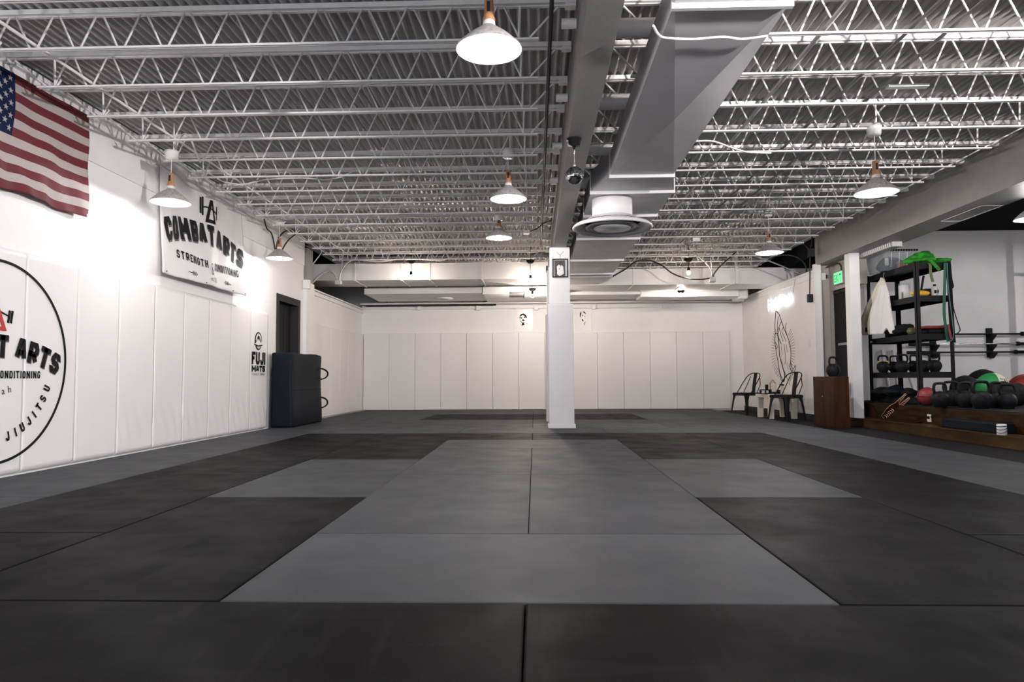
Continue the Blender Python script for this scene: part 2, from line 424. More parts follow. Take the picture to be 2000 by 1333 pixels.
# right wall (mural wall), low, open above
struct(MB().box((4.9, 12.2, -.04), (5.0, 16.6, 2.585)).build('wall_right', 'wall_paint'))
struct(MB().box((4.885, 12.35, 2.455), (4.9, 16.5, 2.475)).box((4.88, 12.2, 2.56), (4.9, 16.5, 2.60)).build('trim_6', 'wall_paint'))
struct(MB().box((4.885, 12.2, -.04), (4.9, 16.46, .07)).build('baseboard_right', 'frame_dark'))
struct(MB().box((4.845, 12.13, -.04), (4.965, 12.2, 2.68)).build('trim_7', 'wall_paint'))
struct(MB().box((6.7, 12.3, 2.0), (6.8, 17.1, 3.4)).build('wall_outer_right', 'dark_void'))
# recess with the dark door
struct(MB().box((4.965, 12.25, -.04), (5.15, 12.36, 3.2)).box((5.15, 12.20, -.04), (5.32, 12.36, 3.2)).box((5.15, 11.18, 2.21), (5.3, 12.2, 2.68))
       .build('wall_recess', 'recess_shaded_paint'))
d1 = struct(MB().box((5.2, 11.3, -.04), (5.24, 12.2, 2.21)).build('door_2', 'door_dark'))
MB().box((5.185, 11.32, 1.26), (5.2, 12.05, 1.30)).build('push_bar', 'galv', d1)
MB().box((5.17, 11.4, 2.15), (5.2, 12.15, 2.19)).build('door_track', 'frame_dark', d1)
MB().box((5.17, 11.42, 2.02), (5.2, 11.55, 2.10)).box((5.17, 11.5, 1.94), (5.19, 11.62, 2.0)).build('door_closer', 'galv', d1)
# slim white post on the step
struct(MB().box((4.945, 11.0, .088), (5.10, 11.17, 2.668)).build('wall_post', 'wall_paint'))
# weight room shell
struct(MB().box((5.32, 12.2, .0), (10, 12.36, 3.3)).build('wall_gym_back', 'wall_paint'))
struct(MB().box((9.4, -4, -.04), (9.6, 12.2, 3.3)).build('wall_gym_right', 'wall_paint'))
struct(MB().box((5.37, -4, 3.25), (9.6, 12.2, 3.36)).build('ceiling_gym', 'dark_void'))
# rear wall with an assumed shop window added for daylight (behind the camera)
struct(MB().box((-4.25, -4.1, -.04), (-2.5, -4.0, 3.3)).box((3.5, -4.1, -.04), (9.6, -4.0, 3.3)).box((-2.5, -4.1, -.04), (3.5, -4.0, .6))
       .box((-2.5, -4.1, 2.5), (3.5, -4.0, 3.3)).build('wall_rear', 'wall_paint'))
wn = struct(MB().box((-2.5, -4.08, .6), (-2.44, -4.02, 2.5)).box((3.44, -4.08, .6), (3.5, -4.02, 2.5)).box((.47, -4.08, .6), (.53, -4.02, 2.5))
       .box((-2.5, -4.08, .6), (3.5, -4.02, .66)).box((-2.5, -4.08, 2.44), (3.5, -4.02, 2.5)).build('window_assumed', 'frame_dark'))
struct(MB().box((-6.2, -4.1, 3.16), (-4.05, 12.4, 3.4)).box((-6.2, 17.0, -.04), (10, 17.2, 3.5)).box((5.0, 12.36, 2.9), (9.6, 17.1, 3.4)).box((9.4, 12.2, -.1), (9.6, 17.1, 3.4)).box((-6.3, -4.1, -.1), (-6.2, 17.2, 3.5)).box((-6.2, -4.1, -.1), (-4.25, -4.0, 3.4)).build('wall_shell', 'dark_void'))
# roof slab above the deck blocks the sky
struct(MB().box((-6.2, -4.1, 3.40), (9.6, 17.2, 3.5)).build('ceiling_slab', 'dark_void'))
# corrugated deck
pit, amp = .068, .015
xs = []; x = -4.3
while x < 5.0: xs.append(x); x += pit/8
def deck(y0, y1, name, xa, xb):
    b = MB(); X = [x for x in xs if xa <= x <= xb]; vs = []
    for yy in (y0, y1):
        for x in X: vs.append((x, yy, 3.215 + amp*math.sin(2*PI*x/pit)))
    n = len(X); b.add(vs, [(i, i+1, n+i+1, n+i) for i in range(n-1)], 0, True)
    return struct(b.build(name, 'deck_paint'))
deck(-4, 17.0, 'ceiling', -4.25, 5.0)
# left door, dark, in its frame
d2 = struct(MB().box((-4.22, 10.9, -.04), (-4.18, 11.75, 2.0)).build('door_1', 'door_dark'))
MB().box((-4.2, 10.75, -.04), (-4.04, 10.86, 2.09)).box((-4.2, 11.75, -.04), (-4.04, 11.85, 2.09)).box((-4.2, 10.86, 1.98), (-4.04, 11.75, 2.09)).build('door_frame', 'frame_dark', d2)
MB().box((-4.18, 11.45, 0), (-4.165, 11.47, 1.98)).build('door_seam', 'frame_dark', d2)
MB().lathe([(0, -.02), (.03, -.02), (.03, 0), (.01, .01), (.01, .05), (.03, .055), (.03, .08), (0, .085)], 12, (-4.18, 11.05, .95), 0, 'x').build('door_knob', 'galv', d2)

# ---- girders and column (steel, painted)
struct(MB().box((.285, -4, 2.66), (.475, 17, 2.675)).box((.30, -4, 2.675), (.46, 17, 3.185)).box((.285, -4, 3.17), (.475, 17, 3.19)).build('ceiling_beam', 'beam_paint'))
struct(MB().box((4.9, -4, 2.67), (5.37, 12.2, 3.24)).build('ceiling_beam_right', 'beam_paint'))
cr = thing('padded_column', 'white square column with padded white wrap, standing right of the room centre', 'column', (.38, 10.35, 0))
MB().cbox((.2, 10.17, 0), (.572, 10.54, 1.82), .02).build('column_pad', 'pad_vinyl', cr, True)
MB().box((.192, 10.165, 0), (.59, 10.55, .05)).build('pad_base', 'pad_vinyl', cr, True)
MB().cbox((.232, 10.2, 1.82), (.528, 10.5, 2.66), .012).build('shaft', 'wall_paint', cr, True)
cr2 = thing('padded_column', 'second white padded column, half hidden behind the one with the framed photo', 'column', (.38, 11.8, 0))
MB().cbox((.19, 11.6, 0), (.56, 11.95, 1.80), .02).build('column_pad', 'pad_vinyl', cr2, True)
MB().box((.215, 11.65, 1.80), (.5, 11.9, 2.60)).build('shaft', 'wall_paint', cr2, True)
MB().box((.205, 11.64, 2.54), (.23, 11.9, 2.62)).build('bracket', 'frame_dark', cr2, True)

# ================================================================== FLOOR MATS
K, G = 'mat_black', 'mat_grey'
mats = []
def fm(x0, x1, y0, y1, m): mats.append((x0, x1, y0, y1, m))
for a, b in ((-4, -2), (-2, 0), (0, 2), (2, 4)): fm(a, b, -1, 0, K)
fm(-1, 1, 0, 1, 'mat_grey_light')
for x in (-1, 0): fm(x, x+1, 1, 3, G); fm(x, x+1, 3, 5, G)
fm(-1, 1, 5, 6, G)
fm(-2, -1, 0, 2, K); fm(-2, -1, 2, 4, G); fm(-2, -1, 4, 6, K)
fm(1, 2, 0, 2, K); fm(1, 2, 2, 4, G); fm(1, 3, 4, 5, K); fm(1, 2, 5, 6, K)
fm(-3, -2, 0, 1, K); fm(-3, -2, 1, 3, K); fm(-3, -2, 3, 5, K); fm(-3, -2, 5, 7, K)
fm(2, 3, 0, 1, K); fm(2, 3, 1, 3, K); fm(2, 3, 3, 4, K); fm(2, 3, 5, 7, K)
fm(-2, 0, 6, 7, K); fm(0, 2, 6, 7, K)
for k in range(0, 8, 2): fm(-4, -3, k, k+2, G); fm(3, 4, k, k+2, G)
fm(-3, -1, 7, 8, G); fm(-1, 1, 7, 8, G); fm(1, 3, 7, 8, G)
fm(-4, -2, 8, 9, G); fm(-2, 0, 8, 9, G); fm(0, 2, 8, 9, 'mat_grey_light'); fm(2, 4, 8, 9, G)
fm(-4, -2, 9, 10, G); fm(-2, 0, 9, 10, G); fm(0, 2, 9, 10, G); fm(2, 4, 9, 10, G)
fm(-4, -3, 10, 12, G); fm(-3, -2, 10, 12, G)
fm(-2, 0, 10, 11, K); fm(0, 2, 10, 11, K); fm(-2, 0, 11, 12, K); fm(0, 2, 11, 12, K)
fm(2, 3, 10, 12, 'mat_grey_light'); fm(3, 4, 10, 12, G)
fm(-4, -2, 12, 13, G); fm(-2, 0, 12, 13, G); fm(0, 2, 12, 13, G); fm(2, 4, 12, 13, G)
fm(-4, -2, 13, 14.17, G); fm(-2, 0, 13, 14.17, G); fm(0, 2, 13, 14.17, G); fm(2, 4, 13, 14.17, G)
cols = {-4: 'against the left wall', -3: 'one column in from the left wall', -2: 'two columns in from the left wall', -1: 'just left of the centre seam', 0: 'just right of the centre seam',
        1: 'one column right of the centre pair', 2: 'second column from the right edge', 3: 'on the right edge'}
for x0, x1, y0, y1, m in mats:
    wx0 = max(x0+X0, -3.99) + .0015; wx1 = min(x1+X0, 4.06)-.0015
    if x1 == 4: wx1 = 4.05
    wy0 = y0+Y0+.0015; wy1 = min(y1+Y0, YB)-.0015
    g = .003 if y0 < 1 else .0
    cx, cy = (wx0+wx1)/2, (wy0+wy1)/2
    mb = MB().cbox((wx0-cx, wy0-cy, -.04), (wx1-cx, wy1-cy, 0), .004 if y0 > 0 else .007)
    # lighter, more worn mats vary by object random
    o = mb.build('floor_mat', m); o.location = (cx, cy, 0)
    size = 'wide' if x1-x0 > 1.5 else ('long' if y1-y0 > 1.5 else 'square')
    tag(o, '%s %s floor mat %s, starting in the %s row' % ('black' if m == K else 'paler grey' if m != G else 'grey', size, cols[x0], ordinal(int(y0)+1)),
        'floor mat', 'black floor mats' if m == K else 'grey floor mats')

# ================================================================== WALL PADS
def pad(a, b, label, group, nx=0, wave=0):
    o = MB().cbox(a, b, .008).build('wall_pad', 'pad_vinyl'); return tag(o, label, 'wall pad', group)
seams = [4.71-.617*2, 4.71-.617, 4.71, 5.328, 5.948, 6.56, 7.19, 7.80, 8.42, 9.03, 9.66, 10.30]
for i in range(len(seams)-1):
    y0, y1 = seams[i], seams[i+1]
    # padded vinyl face with slack creases near the foot
    def face(u, v, y0=y0, y1=y1, i=i):
        g_ = lambda q, e: e*q*30 if q < 1/30 else (1-(1-q)*30*e if q > 29/30 else e+(q-1/30)*(1-2*e)/(28/30))
        u = g_(u, .008); v_ = v; v = v if v < 59.5/60 else 1; y = y0+.001+(y1-y0-.002)*u; z = .0+1.745*v
        e = min(u, 1-u)*(y1-y0); ez = min(v, 1-v)*1.745
        d = .05*min(1, (e/.005)**.5 if e > 0 else 0)*min(1, (ez/.014)**.5 if ez > 0 else 0)
        k = max(0, 1-abs(v-.16)/.16)
        cr = (.0015 if i < 5 else .0075)*math.sin(34*(y + .45*z) + i*1.7)*k*math.exp(-abs(((y*.9-z*.5+i*.37) % .62)-.31)*4)
        cr += (.0008 if i < 5 else .0025)*math.sin(7*y+3*z+i)*max(0, 1-abs(v-.3)/.3)
        return (-4.05 + d + cr, y, z)
    b = MB().grid(face, 30, 60)
    b.box((-4.05, y0+.002, 0), (-4.045, y1-.002, 1.745))
    o = b.build('wall_pad', 'pad_vinyl')
    lab = {2: 'white padded wall panel left of the one with the circle edge, cut by the frame', 3: 'white padded wall panel carrying the right side of the round emblem',
           4: 'white padded wall panel just right of the round emblem', 10: 'white padded wall panel nearest the dark crash mat, bearing the mat maker mark'}.get(
           i, '%s white padded panel of the left wall counted back from the crash mat' % ordinal(10-i))
    tag(o, lab, 'wall pad', 'padded panels on the left wall')
for i in range(6):
    y0 = 12.55+i*.652
    pad((-4.13, y0+.002, 0), (-4.09, y0+.650, 1.78), 'white padded panel %s from the corner on the short wall behind the crash mat' % ordinal(5-i), 'padded panels on the short left wall')
for i in range(14):
    x0 = -4.087+i*.6185
    side = ('%s white padded panel from the left corner of the back wall' % ordinal(i)) if i < 7 else ('%s white padded panel from the right end of the back wall row' % ordinal(13-i))
    pad((x0+.002, YB, 0), (x0+.6165, YB+.05, 1.812), side, 'padded panels on the back wall')

# ================================================================== CEILING JOISTS
def joist(xa, xb, ba, bb, name_label):
    """top chord xa..xb, bottom chord ba..bb, local y = 0"""
    t = thing('ceiling_joist', name_label, 'joist')
    MB().box((xa, -.032, 3.165), (xb, -.006, 3.171)).box((xa, -.032, 3.165), (xb, -.028, 3.20)).box((xa, .006, 3.165), (xb, .032, 3.171)).box((xa, -.004, 3.16), (xb, .004, 3.2)).build('top_chord', 'steel_paint', t)
    MB().tube([(ba, -.010, 2.94), (bb, -.010, 2.94)], .009, 6).tube([(ba, .012, 2.94), (bb, .012, 2.94)], .009, 6).build('bottom_chord', 'steel_paint', t)
    n = round((bb-ba-.2)/.30); p = (bb-ba-.2)/n; w = MB()
    pts = []
    for k in range(n):
        x = ba+.1+k*p
        pts += [(x+.025, 0, 2.948), (x+p/2-.022, 0, 3.165), (x+p/2+.022, 0, 3.165), (x+p-.025, 0, 2.948)]
    w.tube(pts, .0075, 5)
    w.tube([(ba+.13, 0, 2.95), (ba+.12, 0, 3.165)], .009, 5).tube([(ba+.06, 0, 2.95), (xa+.12, 0, 3.15)], .008, 5)
    w.tube([(bb-.13, 0, 2.95), (bb-.12, 0, 3.165)], .009, 5).tube([(bb-.06, 0, 2.95), (xb-.12, 0, 3.15)], .008, 5)
    w.tube([(ba+.14, 0, 2.945), (ba+.19, -.02, 2.985)], .008, 5)
    w.build('web_rods', 'steel_paint', t)
    MB().box((xa, -.03, 3.145), (xa+.07, .03, 3.166)).build('seat', 'steel_paint', t); MB().box((xb-.07, -.03, 3.145), (xb, .03, 3.166)).build('seat', 'steel_paint', t)
    return t
JL = joist(-4.045, .285, -3.74, .04, '')
JR = joist(.475, 4.9, .72, 4.45, '')
nj = 21
for k in range(nj):
    y = 4.44+.5905*k if k else 4.44
    for root, side in ((JL, 'left'), (JR, 'right')):
        lab = '%s steel bar joist from the camera in the %s ceiling bay' % (ordinal(k), side)
        if k == 0: o = root; o.location = (0, y, 0); o['label'] = lab
        else: o = dup(root, (0, y, 0), 0, lab)
        o['group'] = 'bar joists of the %s bay' % side
for root, side in ((JL, 'left'), (JR, 'right')):
    dup(root, (0, 3.85, 0), 0, 'steel bar joist at the very top edge of the picture, %s bay' % side, 'bar joists of the %s bay' % side)

# pipes and conduits running down the room under the deck
def ypipe(x, z, r, y0, y1, m, name, label): return tag(MB().tube([(x, y0, z), (x, y1, z)], r, 8).build(name, m), label, 'pipe')
ypipe(-3.34, 2.975, .011, 2.8, 12.4, 'steel_paint', 'conduit_pipe', 'thin pale conduit running along the left bay just inside the wall')
ypipe(2.48, 3.0, .012, 2.8, 12, 'beam_paint', 'conduit_pipe', 'thin dark conduit under the right deck, nearest the duct')
ypipe(2.74, 3.0, .012, 2.8, 12, 'beam_paint', 'conduit_pipe', 'thin dark conduit under the right deck, farthest from the duct')
ypipe(1.9, 2.985, .016, 2.8, 16, 'steel_paint', 'conduit_pipe', 'pale conduit crossing the lit joists just right of the duct')
ypipe(.12, 3.04, .014, 2.8, 12, 'cable_dark', 'hose_line', 'black hose running beside the central girder on its left')
# stub tubes between girder and duct
tb = MB(); 
for i, y in enumerate((4.42, 5.62, 6.80, 8.0)):
    o = MB().tube([(.19, 0, 3.03), (.285, 0, 3.03)], .032, 14).tube([(.475, 0, 2.99), (1.0, 0, 2.99)], .062, 16).build('round_tube', 'steel_paint')
    o.location = (0, y, 0)
    tag(o, '%s pale round tube bridging the gap between girder and duct' % ordinal(i), 'tube', 'tubes between girder and duct')

# ================================================================== MAIN DUCT
dt = thing('air_duct', 'large grey rectangular air duct running down the ceiling beside the central girder', 'duct', (1.0, 3.5, 2.66))
def duct_seg(b, y0, y1, L0, R0, L1, R1, zb=2.66, zt=2.87, dip=.05):
    p = [Vector((L0, y0, zb)), Vector((R0, y0, zb)), Vector((R1, y1, zb)), Vector((L1, y1, zb))]
    q = [v + Vector((0, 0, zt-zb)) for v in p]
    c = (p[0]+p[1]+p[2]+p[3])/4 - Vector((0, 0, dip))
    b.add(p+[c], [(0, 1, 4), (1, 2, 4), (2, 3, 4), (3, 0, 4)])
    b.add(p+q, [(0, 1, 5, 4), (1, 2, 6, 5), (2, 3, 7, 6), (3, 0, 4, 7), (4, 5, 6, 7)])
def flange(b, y, L, R, z0=2.66, z1=2.87, h=.03, t=.03):
    b.box((L-.012, y-t/2, z0-h), (R+.012, y+t/2, z0)).box((R, y-t/2, z0), (R+.012, y+t/2, z1)).box((L-.012, y-t/2, z0), (L, y+t/2, z1))
b = MB(); duct_seg(b, 3.5, 6.58, .735, 1.335, .735, 1.335); b.build('duct_section', 'duct_paint', dt, True)
b = MB(); duct_seg(b, .4, 3.5, .735, 1.335, .735, 1.335); b.build('duct_section', 'duct_paint', dt, True)
b = MB(); duct_seg(b, 6.58, 7.15, .735, 1.335, .595, 1.45, dip=.01); b.build('duct_transition', 'duct_paint', dt, True)
for y0, y1 in ((7.15, 8.2), (8.2, 9.55), (9.55, 11.3), (11.3, 13.0)):
    b = MB(); duct_seg(b, y0, y1, .6, 1.455, .6, 1.455, dip=.018); b.build('duct_section', 'duct_paint', dt, True)
b = MB(); duct_seg(b, 13.0, 13.98, .6, 1.455, .6, 1.3, 2.62, 2.87, 0); b.build('duct_section', 'duct_paint', dt, True)
for y, L, R in ((3.54, .735, 1.335), (6.58, .735, 1.335), (7.15, .595, 1.45), (8.2, .6, 1.455), (9.55, .6, 1.455), (11.3, .6, 1.455), (12.75, .6, 1.455), (13.05, .6, 1.455)):
    b = MB(); flange(b, y, L, R); b.build('duct_flange', 'duct_flange', dt, True)
# ceiling diffuser
c = onY(1196, 440, 7.45)
df = thing('ceiling_diffuser', 'large round white ceiling air diffuser hanging from the duct', 'air diffuser', (c.x, 7.45, 0))
MB().lathe([(.0, 2.645), (.215, 2.645), (.215, 2.44), (0.2, 2.44)], 40).build('neck', 'wall_paint', df)
MB().lathe([(.215, 2.46), (.26, 2.44), (.30, 2.405), (.40, 2.375), (.425, 2.355), (.43, 2.34), (.415, 2.328), (.385, 2.34), (.33, 2.372), (.30, 2.40), (.21, 2.43)], 48).build('outer_cone', 'duct_flange', df)
MB().lathe([(.20, 2.42), (.25, 2.37), (.29, 2.345), (.285, 2.335), (.245, 2.355), (.19, 2.41)], 48).build('middle_cone', 'duct_flange', df)
MB().lathe([(.13, 2.40), (.165, 2.355), (.20, 2.335), (.19, 2.325), (.0, 2.335)], 48).build('inner_cone', 'duct_flange', df)
MB().lathe([(.0, 2.44), (.3, 2.41), (.3, 2.40), (0, 2.43)], 32).build('throat', 'dark_void', df)

# ================================================================== BACK DUCTS
b = thing('cross_duct', 'wide pale rectangular duct crossing the back of the room on the left', 'duct', (-2, 13.2, 2.63))
xs_ = [-4.6, -3.45, -2.55, -2.0, -1.0, .27]
for i in range(5):
    MB().box((xs_[i]+.004, 13.2, 2.63), (xs_[i+1]-.004, 14.12, 2.95)).build('duct_section', 'back_duct', b, True)
for i in range(1, 5):
    MB().box((xs_[i]-.014, 13.185, 2.615), (xs_[i]+.014, 14.13, 2.96)).build('duct_flange', 'back_duct', b, True)
b = thing('cross_duct', 'wide pale rectangular duct crossing the back of the room on the right', 'duct', (3, 14.0, 2.62))
xs_ = [.49, 2.0, 3.0, 3.95, 5.0, 6.0]
for i in range(5):
    MB().box((xs_[i]+.004, 14.0, 2.60), (xs_[i+1]-.004, 14.85, 2.925)).build('duct_section', 'back_duct', b, True)
for i in range(1, 5):
    MB().box((xs_[i]-.012, 13.985, 2.59), (xs_[i]+.012, 14.86, 2.93)).build('duct_flange', 'back_duct', b, True)
MB().box((4.02, 13.94, 2.6), (4.07, 13.985, 3.2)).build('hanger_strap', 'back_duct', b, True)
b = thing('branch_duct', 'narrow pale duct behind the wide one at the back left', 'duct', (-1.5, 14.5, 2.5))
MB().box((-3.6, 14.55, 2.53), (-1.1, 16.0, 2.655)).build('duct_section', 'back_duct', b, True)
MB().box((-1.08, 14.5, 2.50), (.47, 16.0, 2.655)).build('duct_section', 'back_duct', b, True)
b = thing('branch_duct', 'bright white duct with rounded end at the back right', 'duct', (3.3, 15.1, 2.5))
MB().box((.62, 15.1, 2.54), (2.3, 16.0, 2.655)).build('duct_section', 'back_duct', b, True)
MB().cbox((2.32, 15.2, 2.49), (4.45, 15.9, 2.73), .02).build('duct_section', 'duct_flange', b, True)
MB().cbox((4.45, 15.25, 2.44), (4.68, 15.85, 2.75), .06).build('duct_elbow', 'duct_flange', b, True)
ob = tag(MB().tube([(-4.1, 16.2, 2.50), (4.85, 16.2, 2.50)], .02, 12).build('sprinkler_pipe', 'wall_paint'), 'long white pipe running along the top of the back wall', 'pipe')
ob = thing('drain_pipe', 'dark round pipe above the back wall on the left', 'pipe', (-2, 16.3, 2.49))
MB().tube([(-4.0, 16.33, 2.475), (-.9, 16.33, 2.475)], .022, 12).build('pipe_run', 'frame_dark', ob, True)
for x in (-3.5, -1.2): MB().tube([(x, 16.33, 2.48), (x, 16.33, 3.21)], .006, 6).build('hanger', 'frame_dark', ob, True)
c = onY(867, 583, 15.35)
b = thing('round_vent', 'small round white air vent hanging near the back wall', 'air diffuser', (c.x, 15.35, c.z))
MB().lathe([(.12, 2.525-c.z), (.12, .03), (.2, .0), (.205, -.012), (.1, -.02), (0, -.02)], 28).build('vent_body', 'wall_paint', b)
MB().lathe([(.11, -.021), (.09, -.03), (0, -.03)], 24).build('vent_core', 'galv', b)
c = onY(1010, 576, 14.3)
b = thing('flex_duct', 'short silver flexible duct end above the back wall', 'duct', (c.x, 14.3, c.z))
MB().lathe([(.055+.008*(i % 2), -.16+.022*i) for i in range(14)], 20, (0, 0, 0), 0, 'x').build('hose', 'galv', b)
MB().tube([(-.05, 0, .05), (-.05, 0, 3.2-c.z)], .006, 6).build('hanger', 'galv', b)
MB().lathe([(.068, 0), (.068, .02), (0, .02)], 20, (.13, 0, 0), 0, 'x').build('hose_collar', 'frame_dark', b)
# wall-top conduit with junction boxes on the back wall
cc = tag(MB().tube([(-4.05, 16.47, 2.40), (2.6, 16.47, 2.395)], .012, 8).build('wall_conduit', 'wall_paint'), 'white conduit along the top edge of the back wall', 'conduit')
for i, (px, py) in enumerate(((819, 602), (934, 602), (1047, 602), (1160, 600), (1297, 598))):
    c = onY(px, py, 16.44)
    o = thing('junction_box', '%s white junction box from the left on the back wall conduit' % ordinal(i), 'junction box', c, 0, 'junction boxes on the back wall')
    MB().cbox((-.045, -.025, -.05), (.045, .03, .05), .006).build('box', 'white_plastic', o)
    MB().box((-.04, -.029, -.045), (.04, -.025, .045)).build('cover', 'white_plastic', o)
# ================================================================== PENDANT LAMPS
def point(name, loc, e, r=.04, col=NEUT):
    l = bpy.data.lights.new(name, 'POINT'); l.energy = e; l.color = col; l.shadow_soft_size = r
    o = bpy.data.objects.new(name, l); C.objects.link(o); o.location = loc; return o
def pendant(x, y, z, label, top=2.93, e=None, s=1.0, canopy=True, group='cone pendant lamps'):
    t = thing('pendant_lamp', label, 'lamp', (x, y, z), 0, group)
    R_ = .18*s
    MB().lathe([(R_, 0), (R_*.985, .012), (R_*.62, .075), (R_*.30, .118), (R_*.19, .135)], 40).build('lamp_shade', 'lamp_shade', t)
    MB().lathe([(R_*.995, -.002), (R_*.97, .012), (R_*.60, .068), (R_*.28, .11), (0, .112)], 40).build('shade_lining', 'lamp_inside', t)
    MB().tube([(R_*math.cos(2*PI*i/40), R_*math.sin(2*PI*i/40), 0) for i in range(40)], .003, 6, closed=True).build('rim', 'lamp_neck', t)
    MB().lathe([(.034, .133), (.036, .14), (.034, .158), (.03, .162), (0, .162)], 24).build('collar', 'lamp_neck', t)
    MB().lathe([(.034, .16), (.036, .17), (.030, .185), (.026, .20), (.026, .275), (.024, .285), (0, .287)], 24).build('wood_handle', 'lamp_wood', t)
    wh = [c_ for c_ in t.children if c_.name.startswith('wood_handle')][0]; MB().box((-.009, -.0275, .205), (.009, -.024, .262)).build('handle_slot', 'frame_dark', wh)
    MB().tube([(0, 0, .285), (0, 0, (top if canopy else 3.26)-z)], .0035, 6).build('cord', 'cable_white', t)
    MB().sphere((0, 0, .052), .032, 16).build('bulb', 'bulb', t)
    if canopy:
        b = MB().lathe([(0, top-z), (.052, top-z), (.06, top-z+.015), (.06, top-z+.045), (.066, top-z+.05), (.066, top-z+.085), (0, top-z+.087)], 8)
        b.build('ceiling_box', 'white_plastic', t)
        MB().tube([(.02, 0, top-z+.08), (.02, 0, 3.215-z)], .008, 6).build('stem', 'steel_paint', t)
    point('pendant_light', (x, y, z-.014), e or E_PEND, .04, NEUT)
    return t
def rimpos(px, py, Y): return onY(px, py, Y)
EN = [.7, .6, .62, .8, 1.0, .65, 2.4]
P = [(955, 97, 3.75, 'biggest cone pendant lamp, nearest the camera, left of the central girder', True, 2.93),
     (333, 396, 6.5, 'cone pendant lamp beside the flag and banner, over the left wall', True, 2.85),
     (545.5, 505, 9.75, 'small cone pendant lamp above the doorway on the left, beyond the banner', True, 2.93),
     (993, 389, 6.85, 'middle cone pendant lamp of the centre row, left of the mirror ball', True, 2.93),
     (974.5, 465, 9.6, 'farthest and smallest cone pendant lamp of the centre row', True, 2.93),
     (1711.5, 377, 6.2, 'larger cone pendant lamp of the right bay, near the side girder', True, 2.87),
     (1502.5, 494, 9.55, 'smaller cone pendant lamp of the right bay, above the neon sign', True, 2.93)]
for (px, py, Y, lab, cn, top), en in zip(P, EN):
    c = rimpos(px, py, Y); pendant(c.x, c.y, c.z, lab, top, canopy=cn, e=E_PEND*en)
c = rimpos(2016, 428, 8.2)
pendant(c.x, c.y, c.z, 'cone pendant lamp cut by the right edge of the frame, in the weight room', 3.2, e=E_PEND*1.1, canopy=False)
# assumed pendants, added for light behind the camera and in the weight room
pendant(8.85, 9.3, 2.5, 'assumed cone pendant lamp of the weight room outside the frame, near the barbell wall', 3.2, e=E_PEND*1.9, canopy=False)  # placed so that the added rack throws its shadow on the wall
pendant(7.5, 6.2, 2.45, 'assumed cone pendant lamp of the weight room outside the frame, nearer the camera', 3.2, e=E_PEND*1.1, canopy=False)
for x, y, en in ((-3.2, 3.1, 1.0), (-.3, .5, 1.0), (3.0, 2.9, .9), (-3.2, -.2, 1.5)):
    pendant(x, y, 2.42, 'assumed cone pendant lamp outside the frame, %s' % {1.0: 'left row' if x < -1 else 'centre row', .9: 'right row', 1.5: 'farthest behind the camera on the left'}[en], 2.93, e=E_PEND*en)
# bare bulbs
def bare(px, py, Y, label, e, top=2.95, dark=True, group='bare bulb lights'):
    c = onY(px, py, Y)
    t = thing('bulb_light', label, 'lamp', c, 0, group)
    MB().sphere((0, 0, 0), .035, 16, sq=(1, 1, 1.15)).build('bulb', 'bulb_warm', t)
    MB().lathe([(.0, .1), (.022, .1), (.026, .06), (.022, .03), (0, .03)], 14).build('socket', 'black_plastic', t)
    MB().tube([(0, 0, .1), (0, 0, 3.215-c.z)], .005, 6).build('cord', 'black_plastic', t)
    MB().lathe([(0, top-c.z-.06), (.04, top-c.z-.06), (.075, top-c.z-.03), (.08, top-c.z), (0, top-c.z)], 18).build('ceiling_cup', 'black_plastic', t)
    point('bulb_glow', c - Vector((0, .0, .075)), e, .03, (1, .88, .76))
bare(803, 541, 12.85, 'bare bulb on a black cord in front of the back left duct', 5)
bare(1036, 548, 13.0, 'bare bulb on a black cord just left of the column', 7)
bare(1345, 533, 13.0, 'bare bulb on a black cord in front of the back right duct', 4)
bare(1330, 566, 14.95, 'bare bulb hanging behind the back right duct', 20, top=2.6)
bare(1040, 578, 14.4, 'bare bulb glowing low behind the back left duct beside the column', 34, top=2.6)
# unseen lamp put in behind the camera to light the right bay
WL = Vector((3.0, .6, 2.55))
t = thing('unseen_flood', 'unseen flood light behind the camera on the right, aimed up into the joists', 'lamp', WL, 0, None)
MB().lathe([(.03, -.16), (.10, -.10), (.115, -.02), (.12, 0)], 24, (0, 0, 0), 0, 'y').build('reflector', 'black_metal', t)
MB().tube([(0, -.12, .0), (0, -.12, 3.26-WL.z)], .006, 6).build('stem', 'black_plastic', t)
sl = bpy.data.lights.new('unseen_flood_beam', 'SPOT'); sl.energy = 950; sl.color = (1, .95, .93); sl.shadow_soft_size = .05; sl.spot_size = math.radians(84); sl.spot_blend = .6
so = bpy.data.objects.new('unseen_flood_beam', sl); C.objects.link(so); so.location = WL + Vector((0, .01, 0))
so.rotation_euler = Vector((.0, math.cos(math.radians(34)), math.sin(math.radians(34)))).to_track_quat('-Z', 'Y').to_euler()

FL = Vector((3.3, .2, 2.2))  # unseen lamp added only to brighten the left wall
t = thing('unseen_flood', 'second unseen flood light behind the camera on the right, aimed at the left wall', 'lamp', FL, 0, None)
MB().lathe([(.03, -.16), (.10, -.10), (.115, -.02), (.12, 0)], 24, (0, 0, 0), 0, 'y').build('reflector', 'black_metal', t)
MB().tube([(0, -.12, .0), (0, -.12, 3.26-FL.z)], .006, 6).build('stem', 'black_plastic', t)
s2 = bpy.data.lights.new('unseen_flood_beam', 'SPOT'); s2.energy = 1400; s2.color = (1, .97, .96); s2.shadow_soft_size = .08; s2.spot_size = math.radians(60); s2.spot_blend = .9
so = bpy.data.objects.new('unseen_flood_beam', s2); C.objects.link(so); so.location = FL
so.rotation_euler = (Vector((-4, 8.2, 1.5))-FL).to_track_quat('-Z', 'Y').to_euler()

